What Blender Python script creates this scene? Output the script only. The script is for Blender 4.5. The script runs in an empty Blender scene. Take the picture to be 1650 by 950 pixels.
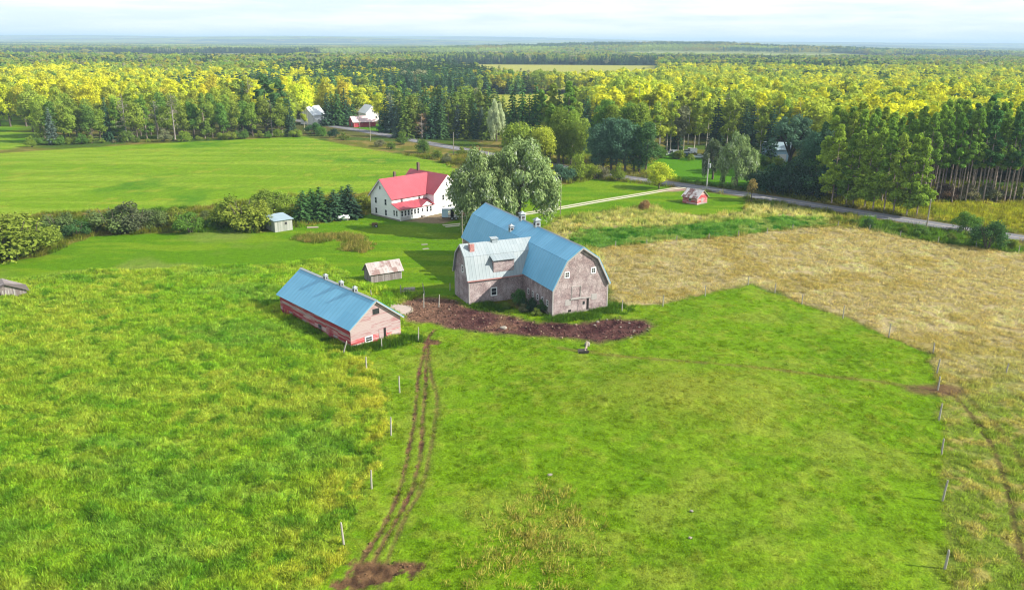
import bpy, math, random
import numpy as np
from math import radians, sin, cos, pi
from mathutils import Vector, Matrix, Euler

random.seed(7)
RNG = np.random.default_rng(11)
scene = bpy.context.scene
COL = scene.collection

# ------------------------------------------------------------------ camera, sky, sun, exposure
CAM_H, CAM_F, CAM_PITCH, CAM_ROLL = 41.0, 1268.4, radians(17.79), radians(0.4)
cam_data = bpy.data.cameras.new('camera')
cam_data.sensor_width = 36.0
cam_data.lens = CAM_F / 1650 * 36.0
cam_data.clip_start, cam_data.clip_end = 0.5, 60000
camera = bpy.data.objects.new('camera', cam_data)
COL.objects.link(camera)
camera.matrix_world = Matrix.Translation((0, 0, CAM_H)) @ Matrix.Rotation(pi / 2 - CAM_PITCH, 4, 'X') @ Matrix.Rotation(CAM_ROLL, 4, 'Z')
scene.camera = camera

SUN_EL, SUN_AZ = radians(32), radians(102)          # azimuth clockwise from +Y
world = bpy.data.worlds.new('World')
scene.world = world
world.use_nodes = True
wn, wl = world.node_tree.nodes, world.node_tree.links
bg = wn['Background']
sky = wn.new('ShaderNodeTexSky')
sky.sky_type = 'NISHITA'; sky.sun_disc = False
sky.sun_elevation = SUN_EL; sky.sun_rotation = SUN_AZ
sky.altitude = 300; sky.air_density = 1.0; sky.dust_density = 0.6; sky.ozone_density = 1.2
tc = wn.new('ShaderNodeTexCoord')
mp = wn.new('ShaderNodeMapping'); mp.inputs['Scale'].default_value = (3.0, 3.0, 34.0)
wl.new(tc.outputs['Generated'], mp.inputs['Vector'])
cn = wn.new('ShaderNodeTexNoise'); cn.inputs['Scale'].default_value = 1.6; cn.inputs['Detail'].default_value = 7; cn.inputs['Roughness'].default_value = 0.6
wl.new(mp.outputs['Vector'], cn.inputs['Vector'])
cr = wn.new('ShaderNodeValToRGB')
cr.color_ramp.elements[0].position = 0.40; cr.color_ramp.elements[0].color = (2.7, 3.1, 3.5, 1)
cr.color_ramp.elements[1].position = 0.58; cr.color_ramp.elements[1].color = (3.8, 3.85, 3.85, 1)
wl.new(cn.outputs['Fac'], cr.inputs['Fac'])
cmix = wn.new('ShaderNodeMixRGB'); cmix.inputs['Fac'].default_value = 0.88      # thin cloud sheet over the clear sky
wl.new(cr.outputs['Color'], cmix.inputs['Color2'])
wl.new(sky.outputs['Color'], cmix.inputs['Color1'])
wl.new(cmix.outputs['Color'], bg.inputs['Color'])
bg.inputs['Strength'].default_value = 0.15

sun_d = bpy.data.lights.new('sun', 'SUN')
sun_d.energy = 5.0; sun_d.angle = radians(0.55); sun_d.color = (1.0, 0.93, 0.80)
sun = bpy.data.objects.new('sun', sun_d); COL.objects.link(sun)
sun_vec = Vector((sin(SUN_AZ) * cos(SUN_EL), cos(SUN_AZ) * cos(SUN_EL), sin(SUN_EL)))
sun.rotation_euler = sun_vec.to_track_quat('Z', 'Y').to_euler()

scene.view_settings.view_transform = 'Standard'
scene.view_settings.look = 'None'
scene.view_settings.gamma = 1.0
scene.view_settings.exposure = 1.02
scene.view_settings.use_curve_mapping = False
scene.render.engine = 'CYCLES'
cy = scene.cycles
cy.use_denoising = True; cy.filter_width = 1.15
cy.max_bounces = 5; cy.diffuse_bounces = 3; cy.glossy_bounces = 2; cy.transmission_bounces = 2; cy.volume_bounces = 0; cy.transparent_max_bounces = 8
cy.caustics_reflective = False; cy.caustics_refractive = False
cy.sample_clamp_indirect = 4.0

# ------------------------------------------------------------------ surveying: a mark on the flat ground as seen from the drone
CP, SP, CR, SR = cos(CAM_PITCH), sin(CAM_PITCH), cos(CAM_ROLL), sin(CAM_ROLL)

def spot(px, py):
    xr, yr = (px - 825) / CAM_F, (py - 475) / CAM_F
    x, y = xr * CR + yr * SR, -xr * SR + yr * CR
    t = CAM_H / (SP + y * CP)
    return (x * t, (CP - y * SP) * t)

def spots(pts):
    return [spot(*p) for p in pts]

def height_at(px, py, tx, ty):
    """height of a thing standing at ground mark (px,py) whose top shows at (tx,ty)"""
    gx, gy = spot(px, py)
    xr, yr = (tx - 825) / CAM_F, (ty - 475) / CAM_F
    v = -xr * SR + yr * CR
    return CAM_H - gy * (SP + v * CP) / (CP - v * SP)

def lin(r, g, b):
    f = lambda c: (c / 255 / 12.92) if c <= 10 else ((c / 255 + 0.055) / 1.055) ** 2.4
    return np.array([f(r), f(g), f(b)])

GROUND_K = 2.4       # how bright open sunlit ground shows for a base colour of 1
def gcol(r, g, b):
    return lin(r, g, b) / GROUND_K

# ------------------------------------------------------------------ numeric noise
def _hash(ix, iy, s):
    h = (ix.astype(np.int64) * 374761393 + iy.astype(np.int64) * 668265263 + s * 1274126177) & 0xFFFFFFFF
    h = ((h ^ (h >> 13)) * 1103515245) & 0xFFFFFFFF
    h = ((h ^ (h >> 16)) * 2654435761) & 0xFFFFFFFF
    return ((h ^ (h >> 15)) & 0xFFFF) / 65535.0

def vnoise(x, y, s=0):
    ix, iy = np.floor(x), np.floor(y)
    fx, fy = x - ix, y - iy
    fx = fx * fx * (3 - 2 * fx); fy = fy * fy * (3 - 2 * fy)
    a, b = _hash(ix, iy, s), _hash(ix + 1, iy, s)
    c, d = _hash(ix, iy + 1, s), _hash(ix + 1, iy + 1, s)
    return (a * (1 - fx) + b * fx) * (1 - fy) + (c * (1 - fx) + d * fx) * fy

def fbm(x, y, s=0, o=4):
    t, amp, tot = 0, 1.0, 0
    for i in range(o):
        t = t + amp * vnoise(x * 2 ** i, y * 2 ** i, s + i * 17); tot += amp; amp *= 0.55
    return t / tot

def sstep(a, b, x):
    t = np.clip((x - a) / (b - a), 0, 1)
    return t * t * (3 - 2 * t)

def poly_sd(x, y, poly):
    """signed distance, positive inside"""
    n = len(poly)
    d2 = np.full(x.shape, 1e18); inside = np.zeros(x.shape, bool)
    for i in range(n):
        ax, ay = poly[i]; bx, by = poly[(i + 1) % n]
        ex, ey = bx - ax, by - ay
        L = ex * ex + ey * ey + 1e-12
        t = np.clip(((x - ax) * ex + (y - ay) * ey) / L, 0, 1)
        d2 = np.minimum(d2, (x - ax - t * ex) ** 2 + (y - ay - t * ey) ** 2)
        c = (ay > y) != (by > y)
        with np.errstate(divide='ignore', invalid='ignore'):
            inside ^= c & (x < ex * (y - ay) / (by - ay + 1e-18) + ax)
    return np.where(inside, 1, -1) * np.sqrt(d2)

def line_d(x, y, pts):
    d2 = np.full(x.shape, 1e18)
    for (ax, ay), (bx, by) in zip(pts[:-1], pts[1:]):
        ex, ey = bx - ax, by - ay
        L = ex * ex + ey * ey + 1e-12
        t = np.clip(((x - ax) * ex + (y - ay) * ey) / L, 0, 1)
        d2 = np.minimum(d2, (x - ax - t * ex) ** 2 + (y - ay - t * ey) ** 2)
    return np.sqrt(d2)

def smooth_line(pts, n=4):
    for _ in range(n):
        out = [pts[0]]
        for a, b in zip(pts[:-1], pts[1:]):
            out += [(a[0] * .75 + b[0] * .25, a[1] * .75 + b[1] * .25), (a[0] * .25 + b[0] * .75, a[1] * .25 + b[1] * .75)]
        out.append(pts[-1]); pts = out
    return pts

# ------------------------------------------------------------------ land cover (outlines surveyed once, kept in metres)
R = {}
R['meadow'] = spots([(-600, 475), (0, 453), (150, 438), (300, 431), (430, 425), (512, 418), (530, 432), (600, 460), (650, 468), (690, 470), (660, 482), (645, 500), (646, 545), (600, 562), (590, 580), (634, 640), (628, 700), (594, 790), (552, 880), (520, 950), (490, 1100), (-700, 1100)])
R['pasture'] = spots([(490, 1100), (520, 950), (552, 880), (594, 790), (628, 700), (634, 640), (590, 580), (600, 562), (646, 545), (640, 500), (690, 474), (735, 476), (760, 487), (890, 506), (985, 494), (1068, 491), (1136, 475), (1205, 459), (1292, 489), (1358, 512), (1432, 543), (1503, 572), (1512, 640), (1516, 720), (1520, 820), (1526, 930), (1540, 1100)])
R['lawn'] = spots([(-600, 470), (-100, 424), (0, 424), (70, 412), (150, 380), (300, 374), (420, 375), (480, 366), (550, 355), (590, 345), (700, 318), (740, 312), (890, 312), (900, 335), (880, 372), (800, 420), (742, 480), (690, 474), (650, 470), (600, 460), (530, 432), (512, 418), (430, 425), (300, 431), (150, 438), (0, 453), (-600, 475)])
R['field'] = spots([(-900, 262), (0, 247), (60, 243), (200, 234), (400, 224), (490, 220), (560, 234), (640, 248), (700, 259), (735, 272), (740, 290), (690, 300), (600, 312), (450, 317), (330, 332), (0, 347), (-900, 400)])
R['field_b'] = spots([(-900, 190), (0, 184), (40, 190), (52, 236), (0, 242), (-900, 256)])
R['front'] = spots([(888, 302), (960, 289), (1040, 297), (1090, 303), (1200, 318), (1209, 331), (1192, 342), (1140, 347), (1085, 343), (1052, 331), (1000, 336), (898, 351), (880, 340)])
R['across'] = spots([(1035, 270), (1072, 249), (1125, 253), (1240, 285), (1250, 306), (1150, 298), (1060, 284)])
R['crop'] = spots([(925, 373), (960, 369), (1050, 366), (1150, 359), (1250, 349), (1325, 351), (1338, 361), (1280, 367), (1200, 379), (1090, 387), (990, 396), (945, 400), (915, 392)])
R['tan'] = spots([(960, 402), (1000, 397), (1090, 388), (1200, 380), (1280, 368), (1350, 366), (1400, 370), (1460, 384), (1520, 393), (1575, 400), (1650, 410), (2100, 465), (2400, 1100), (1540, 1100), (1526, 930), (1520, 820), (1516, 720), (1512, 640), (1503, 570), (1432, 541), (1358, 510), (1292, 487), (1248, 470), (1205, 457), (1136, 474), (1068, 490), (1002, 499), (985, 480)])
R['dry'] = spots([(876, 372), (898, 352), (1000, 337), (1050, 332), (1082, 344), (1140, 349), (1192, 343), (1211, 332), (1260, 331), (1335, 347), (1345, 358), (1250, 350), (1150, 360), (1050, 367), (960, 370), (925, 376), (915, 392), (960, 402), (990, 470), (960, 440)])
R['mud'] = spots([(632, 497), (650, 484), (700, 478), (728, 482), (752, 492), (809, 506), (864, 518), (919, 520), (974, 513), (1042, 514), (1054, 524), (1037, 538), (974, 551), (919, 547), (864, 541), (809, 541), (755, 531), (700, 523), (655, 516), (640, 506)])
R['yellowfield'] = spots([(480, 168), (560, 160), (640, 152), (700, 155), (830, 152), (960, 152), (965, 190), (900, 188), (800, 182), (640, 176), (560, 184)])
R['farfield'] = [(-150, 1300), (-160, 1570), (278, 1570), (140, 740), (10, 740), (-60, 1050)]
R['roadmeadow'] = spots([(1300, 314), (1480, 326), (1650, 327), (1900, 340), (1900, 420), (1650, 374), (1535, 356), (1400, 336), (1320, 324)])
R['farmyard'] = spots([(560, 204), (610, 200), (660, 208), (680, 222), (640, 222), (600, 214)])
R['apron'] = spots([(1058, 308), (1082, 303), (1092, 298), (1125, 300), (1118, 305), (1085, 309)])
R['pad'] = spots([(652, 356), (700, 344), (745, 342), (748, 350), (715, 360), (680, 358)])
RUTS = [smooth_line(spots(l), 3) for l in (
    [(700, 530), (688, 545), (683, 567), (674, 601), (671, 638), (668, 670), (665, 692), (656, 737), (650, 770), (640, 800), (622, 841), (590, 886), (568, 941), (545, 1010)],
    [(690, 545), (690, 561), (685, 592), (686, 624), (681, 669), (679, 724), (670, 773), (649, 819), (622, 864), (602, 905), (586, 945), (575, 1000)],
    [(690, 560), (692, 588), (697, 615), (706, 642), (701, 678), (695, 719), (685, 764), (676, 796), (654, 828), (640, 864), (622, 905), (610, 945), (600, 1000)])]
FARTRACK = [smooth_line(spots(l), 3) for l in (
    [(1490, 625), (1525, 632), (1545, 645), (1568, 672), (1600, 722), (1622, 780), (1634, 840), (1648, 910)],
    [(1512, 622), (1550, 634), (1585, 665), (1620, 705), (1650, 750), (1690, 820)])]
TRAIL = smooth_line(spots([(900, 560), (1000, 574), (1120, 585), (1220, 592), (1330, 606), (1430, 616), (1500, 626)]), 3)
ROAD = smooth_line([(210, 68), (165, 117.5), (123.6, 163), (103.9, 181.9), (77, 212.8), (52, 238), (34.5, 252), (5, 288), (-33, 333), (-60, 369), (-82, 395), (-150, 470), (-230, 545)], 3)
DRIVE = smooth_line([(54, 236.5), (46, 230.5), (38, 223.4), (22.5, 210.9), (10.2, 200), (-2, 190.5), (-9.5, 183), (-16, 180)], 3)

HILLS = [(780, 3500, 850, 600, 36), (-2400, 9500, 2600, 900, 70), (900, 11500, 2600, 1000, 54), (3200, 8800, 1500, 500, 29),
         (5200, 12000, 3200, 900, 51), (-6500, 12500, 3000, 1200, 83), (-700, 13800, 2500, 900, 89), (8500, 13000, 2500, 900, 59), (1900, 14500, 2500, 900, 62), (-4200, 14200, 2500, 900, 86)]
def terrain(x, y):
    z = np.zeros_like(x)
    for hx, hy, sx, sy, h in HILLS:
        z += h * np.exp(-((x - hx) / sx) ** 2 - ((y - hy) / sy) ** 2)
    r = np.hypot(x, y)
    z += sstep(1300, 2600, r) * (fbm(x / 1100, y / 420, 5, 3) - 0.5) * 9
    return z

CLEARINGS = [(-820, 2000, 560, 520), (760, 2500, 480, 640), (-250, 2900, 420, 700), (1500, 2300, 420, 560)]
def cover(x, y):
    """base colour of the ground, lumpiness, masks"""
    n = x.shape
    jx = (fbm(x / 3.1, y / 3.1, 21, 3) - .5) * 2.2 + (vnoise(x / .5, y / .5, 3) - .5) * .5
    jy = (fbm(x / 3.1, y / 3.1, 22, 3) - .5) * 2.2 + (vnoise(x / .5, y / .5, 4) - .5) * .5
    xs, ys = x + jx, y + jy
    n1, n2, n3 = fbm(x / 22, y / 22, 1), fbm(x / 6, y / 6, 2), fbm(x / 1.6, y / 1.6, 3)
    n4 = vnoise(x / .45, y / .45, 9)
    def mx(c, col, m):
        m = m[:, None]
        return c * (1 - m) + np.asarray(col) * m
    C = np.tile(gcol(128, 132, 48), (len(x), 1))
    C = mx(C, gcol(165, 150, 80), sstep(.5, .62, n2)); C = mx(C, gcol(95, 125, 40), sstep(.52, .6, n1))
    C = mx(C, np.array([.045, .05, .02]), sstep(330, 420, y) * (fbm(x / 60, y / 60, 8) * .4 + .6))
    Z = (n3 - .5) * .15 * (y < 330)
    M = {}
    def region(k, soft=.5, raw=False):
        p = R[k]
        a = np.array(p); m = np.zeros(n)
        sel = (x > a[:, 0].min() - 6) & (x < a[:, 0].max() + 6) & (y > a[:, 1].min() - 6) & (y < a[:, 1].max() + 6)
        if sel.any():
            m[sel] = sstep(-soft, soft, poly_sd((x if raw else xs)[sel], (y if raw else ys)[sel], p))
        M[k] = m
        return m
    for cx, cy, rx, ry in CLEARINGS: C = mx(C, gcol(178, 190, 105), sstep(1.05, .95, np.hypot((x - cx) / rx, (y - cy) / ry)))
    # open fields far off
    m = region('yellowfield', 3); C = mx(C, gcol(196, 200, 78), m); Z *= 1 - m
    m = region('farfield', 8); C = mx(C, gcol(205, 205, 95), m)
    for k in ('field_b', 'field'):
        m = region(k, 1.0)
        c = np.tile(gcol(128, 186, 26), (len(x), 1))
        stripes = fbm(x / 30 + y / 140, y / 5, 14, 3)
        c = mx(c, gcol(150, 200, 52), sstep(.42, .66, stripes)); c = mx(c, gcol(98, 165, 22), sstep(.55, .75, n1))
        c = mx(c, gcol(165, 195, 60), sstep(.62, .75, n2) * .6)
        c *= (.82 + .36 * n4)[:, None]
        C = C * (1 - m[:, None]) + c * m[:, None]; Z = Z * (1 - m) + m * (n3 - .5) * .08
    m = region('roadmeadow', 1.5); C = mx(C, gcol(172, 165, 45), m * (.5 + .5 * n2))
    m = region('farmyard', 2); C = mx(C, gcol(105, 165, 30), m)
    m = region('across', 1.5); C = mx(C, gcol(95, 170, 20), m); Z *= 1 - m
    # lawns
    for k in ('lawn', 'front'):
        m = region(k, .5)
        c = np.tile(gcol(104, 168, 8), (len(x), 1))
        c = mx(c, gcol(130, 182, 30), sstep(.45, .65, fbm(x / 14, y / 3.5, 31)))
        c = mx(c, gcol(135, 175, 70), sstep(.55, .7, n1) * sstep(-30, -60, x)); c *= (.88 + .24 * n4)[:, None]
        C = C * (1 - m[:, None]) + c * m[:, None]; Z = Z * (1 - m) + m * (n3 - .5) * .03
    # dry weeds
    m = region('dry', 1.2)
    c = np.tile(gcol(172, 174, 100), (len(x), 1)); c = mx(c, gcol(200, 188, 126), sstep(.45, .62, n2)); c = mx(c, gcol(110, 125, 55), sstep(.55, .68, n3))
    C = C * (1 - m[:, None]) + c * m[:, None]; Z = Z * (1 - m) + m * (n3 - .3) * .3
    m = region('crop', .8)
    c = np.tile(gcol(112, 176, 72), (len(x), 1)); c = mx(c, gcol(150, 190, 100), sstep(.5, .65, n2)); c = mx(c, gcol(55, 130, 30), sstep(.52, .7, n3))
    C = C * (1 - m[:, None]) + c * m[:, None]; Z = Z * (1 - m) + m * (n3 - .3) * .3
    # tan hay field, greener towards the near right
    m = region('tan', 1.1)
    c = np.tile(gcol(196, 181, 130), (len(x), 1)); c = mx(c, gcol(216, 198, 148), sstep(.48, .66, n2)); c = mx(c, gcol(188, 172, 108), sstep(.5, .68, fbm(x / 9 + 7, y / 9, 41)))
    c = mx(c, gcol(172, 154, 102), sstep(.6, .78, n3) * .6)
    near = sstep(112, 76, y)
    c = mx(c, gcol(142, 166, 60), near * sstep(.2, .5, n2)); c = mx(c, gcol(188, 178, 100), near * sstep(.5, .64, n3) * .9)
    C = C * (1 - m[:, None]) + c * m[:, None]; Z = Z * (1 - m) + m * (n3 - .35) * .45
    # grazed pasture
    m = region('pasture', .5)
    c = np.tile(gcol(124, 182, 26), (len(x), 1))
    c = mx(c, gcol(140, 190, 46), sstep(.42, .66, n1) * .5); c = mx(c, gcol(166, 190, 84), sstep(.55, .74, fbm(x / 9, y / 9, 51, 5)) * .4)
    c = mx(c, gcol(104, 166, 20), sstep(.48, .7, fbm(x / 4, y / 4, 52, 5)) * .6); c = mx(c, gcol(156, 192, 62), sstep(.5, .75, n3) * .6); c *= (.8 + .4 * n4)[:, None]
    worn = sstep(5.5, 0, np.hypot((x - 33) / 1.6, y - 134)); c = mx(c, gcol(150, 135, 90), worn * sstep(.35, .6, n3))
    hump = np.exp(-((x - 21) / 11) ** 2 - ((y - 88) / 7) ** 2)
    c = mx(c, gcol(160, 180, 70), hump * .6)
    C = C * (1 - m[:, None]) + c * m[:, None]; Z = Z * (1 - m) + m * ((n3 - .45) * .2 + (n2 - .5) * .35 + hump * 1.1)
    # rank meadow
    m = region('meadow', .5)
    c = np.tile(gcol(136, 190, 46), (len(x), 1))
    c = mx(c, gcol(168, 206, 74), sstep(.44, .66, fbm(x / 4, y / 3, 62, 5)) * .6); c = mx(c, gcol(112, 172, 60), sstep(.52, .7, fbm(x / 10, y / 5, 61, 5)) * .6); c = mx(c, gcol(164, 200, 66), sstep(.5, .68, n1) * .6)
    edge = sstep(9, 0, line_d(xs, ys, spots([(600, 570), (634, 640), (628, 700), (594, 790), (552, 880), (520, 950), (490, 1100)])))
    c = mx(c, gcol(182, 204, 66), edge * sstep(.36, .54, n2) * .9); c = mx(c, gcol(92, 156, 36), sstep(.52, .72, n3) * .8); c *= (.82 + .36 * n4)[:, None]
    C = C * (1 - m[:, None]) + c * m[:, None]; Z = Z * (1 - m) + m * ((fbm(x / 1.9, y / 1.3, 64, 3) - .4) * 1.15 + (n2 - .5) * .7)
    # bare earth
    m = region('mud', 1.1)
    c = np.tile(gcol(116, 80, 76), (len(x), 1)); c = mx(c, gcol(156, 120, 98), sstep(.52, .66, n2) * .9 * sstep(12, -4, x)); c = mx(c, gcol(84, 52, 54), sstep(.5, .7, n3))
    c = mx(c, gcol(164, 128, 104), sstep(-6, -14, x) * .7); c *= (.7 + .6 * n4)[:, None]
    C = C * (1 - m[:, None]) + c * m[:, None]; Z = Z * (1 - m) + m * ((n3 - .5) * .25 + (n4 - .5) * .12)
    bare = np.zeros(n)
    nearsel = (x > -30) & (x < 85) & (y < 130)
    if nearsel.any():
        xx, yy = x[nearsel], y[nearsel]
        wob = (vnoise(xx / .7, yy / .7, 77) - .5) * .22
        rut = np.zeros(xx.shape)
        for i, l in enumerate(RUTS):
            d = line_d(xx, yy, l) + wob
            rut = np.maximum(rut, sstep(.33, .14, d) * (.97 if i < 2 else .7) * (.55 + .6 * vnoise(xx / 2.5, yy / 2.5, 83)))
            C[nearsel] = mx(C[nearsel], gcol(130, 160, 60), sstep(1.2, .4, d) * .25)
        for (bx, by, rx, ry) in ((*spot(610, 918), 3.2, 1.5), (*spot(566, 938), 2.0, 1.1), (*spot(652, 910), 2.0, .8), (*spot(695, 551), 1.7, 1.2)):
            dd = np.hypot((xx - bx) / rx, (yy - by) / ry) + (fbm(xx / .8, yy / .8, 78) - .5) * 1.3
            rut = np.maximum(rut, sstep(1.0, .7, dd))
        ft = np.zeros(xx.shape)
        ft = np.maximum(ft, sstep(.5, .15, line_d(xx, yy, FARTRACK[0]) + wob) * .75); ft = np.maximum(ft, sstep(.6, .1, line_d(xx, yy, FARTRACK[1]) + wob) * .5)
        tr = sstep(.7, .1, line_d(xx, yy, TRAIL) + wob * 2) * .55
        c = np.tile(gcol(142, 110, 80), (len(xx), 1)); c = mx(c, gcol(100, 76, 58), sstep(.5, .75, vnoise(xx / .5, yy / .5, 79)))
        C[nearsel] = C[nearsel] * (1 - rut[:, None]) + c * rut[:, None]
        C[nearsel] = mx(C[nearsel], gcol(108, 90, 58), ft); C[nearsel] = mx(C[nearsel], gcol(140, 130, 84), tr)
        gate = sstep(2.6, .8, np.hypot((xx - spot(1505, 627)[0]) / 2.2, yy - spot(1505, 627)[1]) + (vnoise(xx, yy, 5) - .5)); C[nearsel] = mx(C[nearsel], gcol(130, 98, 76), gate * .8)
        Z[nearsel] -= rut * (.11 - .2 * (vnoise(xx / .4, yy / .4, 80) - .5)) + ft * .07
        bare[nearsel] = np.maximum(np.maximum(rut, ft), gate * .8)
    m = region('apron', 1.0); C = mx(C, gcol(205, 182, 170), m)
    m = region('pad', .8); C = mx(C, gcol(170, 160, 135), m * .9)
    rd = line_d(x, y, ROAD); dd = line_d(x, y, DRIVE)
    rm = sstep(5.4, 4.0, rd); C = mx(C, gcol(140, 130, 95), rm * .8)
    flat = np.maximum(sstep(7.5, 5, rd), sstep(3.6, 2.4, dd)); flat = np.maximum(flat, np.maximum(M['apron'], M['pad']))
    Z = Z * (1 - flat)
    gm_ = np.maximum.reduce([M[k] for k in ('meadow', 'pasture', 'lawn', 'field', 'field_b', 'front', 'across', 'crop')]) * (1 - M['mud']) * (1 - bare)
    C = C * (1 + gm_[:, None] * np.array([.16, -.06, -.05]))
    M['bare'] = np.maximum.reduce([bare, M['mud'], M['apron'], M['pad'], sstep(4.4, 3.6, rd), sstep(2.4, 1.6, dd)])
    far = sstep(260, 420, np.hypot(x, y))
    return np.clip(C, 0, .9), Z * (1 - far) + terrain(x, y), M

# ------------------------------------------------------------------ mesh and node helpers
def new_obj(name, me, parent=None):
    o = bpy.data.objects.new(name, me); COL.objects.link(o)
    if parent is not None: o.parent = parent
    return o

def tag(o, label=None, cat=None, group=None, kind=None):
    if label: o['label'] = label
    if cat: o['category'] = cat
    if group: o['group'] = group
    if kind: o['kind'] = kind
    return o

def thing(name, label, cat, loc=(0, 0, 0), rz=0, group=None):
    o = bpy.data.objects.new(name, None); COL.objects.link(o)
    o.empty_display_size = .3
    o.location = loc; o.rotation_euler = (0, 0, rz)
    return tag(o, label, cat, group)

def np_mesh(name, V, F, mats, smooth=False):
    """V (n,3), F (m,k)"""
    me = bpy.data.meshes.new(name)
    V = np.asarray(V, np.float32); F = np.asarray(F, np.int32)
    k = F.shape[1]
    me.vertices.add(len(V)); me.vertices.foreach_set('co', V.ravel())
    me.loops.add(F.size); me.loops.foreach_set('vertex_index', F.ravel())
    me.polygons.add(len(F)); me.polygons.foreach_set('loop_start', np.arange(0, F.size, k, dtype=np.int32))
    me.polygons.foreach_set('loop_total', np.full(len(F), k, np.int32))
    if smooth: me.polygons.foreach_set('use_smooth', np.ones(len(F), bool))
    me.update(calc_edges=True)
    for m in (mats if isinstance(mats, (list, tuple)) else [mats]): me.materials.append(m)
    return me

class MB:
    def __init__(s): s.v, s.f = [], []
    def add(s, V, F):
        b = len(s.v); s.v += [tuple(p) for p in V]; s.f += [tuple(i + b for i in f) for f in F]; return s
    def box(s, x0, x1, y0, y1, z0, z1):
        return s.add([(x0, y0, z0), (x1, y0, z0), (x1, y1, z0), (x0, y1, z0), (x0, y0, z1), (x1, y0, z1), (x1, y1, z1), (x0, y1, z1)],
                     [(0, 3, 2, 1), (4, 5, 6, 7), (0, 1, 5, 4), (1, 2, 6, 5), (2, 3, 7, 6), (3, 0, 4, 7)])
    def prism(s, prof, a0, a1, axis='y'):
        """outline prof [(h,z)] (counter-clockwise seen from -axis) swept from a0 to a1"""
        n = len(prof)
        P = (lambda h, z, a: (h, a, z)) if axis == 'y' else (lambda h, z, a: (a, h, z))
        V = [P(h, z, a0) for h, z in prof] + [P(h, z, a1) for h, z in prof]
        F = [tuple(range(n)), tuple(range(2 * n - 1, n - 1, -1))] + [(i, i + n, (i + 1) % n + n, (i + 1) % n) for i in range(n)]
        return s.add(V, F)
    def slab(s, pts, t):
        """flat panel pts thickened outwards (up) by t"""
        P = [Vector(p) for p in pts]
        nrm = (P[1] - P[0]).cross(P[2] - P[0]).normalized()
        if nrm.z < 0: nrm = -nrm; 
        n = len(P)
        V = [tuple(p) for p in P] + [tuple(p + nrm * t) for p in P]
        F = [tuple(range(n)), tuple(range(2 * n - 1, n - 1, -1))] + [(i, i + n, (i + 1) % n + n, (i + 1) % n) for i in range(n)]
        return s.add(V, F)
    def tube(s, pts, rad, k=7, cap=True):
        pts = [Vector(p) for p in pts]; rings = []; base = len(s.v)
        for i, p in enumerate(pts):
            d = (pts[min(i + 1, len(pts) - 1)] - pts[max(i - 1, 0)]).normalized()
            a = d.orthogonal().normalized() if abs(d.z) < .9 else Vector((1, 0, 0)).cross(d).cross(d).normalized() * -1
            b = d.cross(a)
            for j in range(k):
                th = 2 * pi * j / k
                s.v.append(tuple(p + (a * cos(th) + b * sin(th)) * rad[i]))
        for i in range(len(pts) - 1):
            for j in range(k):
                s.f.append((base + i * k + j, base + i * k + (j + 1) % k, base + (i + 1) * k + (j + 1) % k, base + (i + 1) * k + j))
        if cap:
            s.f.append(tuple(base + j for j in reversed(range(k)))); s.f.append(tuple(base + (len(pts) - 1) * k + j for j in range(k)))
        return s
    def mesh(s, name, mat):
        me = bpy.data.meshes.new(name); me.from_pydata(s.v, [], s.f); me.update()
        import bmesh
        bm = bmesh.new(); bm.from_mesh(me); bmesh.ops.recalc_face_normals(bm, faces=bm.faces); bm.to_mesh(me); bm.free()
        me.materials.append(mat)
        return me
    def build(s, name, mat, parent=None):
        return new_obj(name, s.mesh(name, mat), parent)

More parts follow.
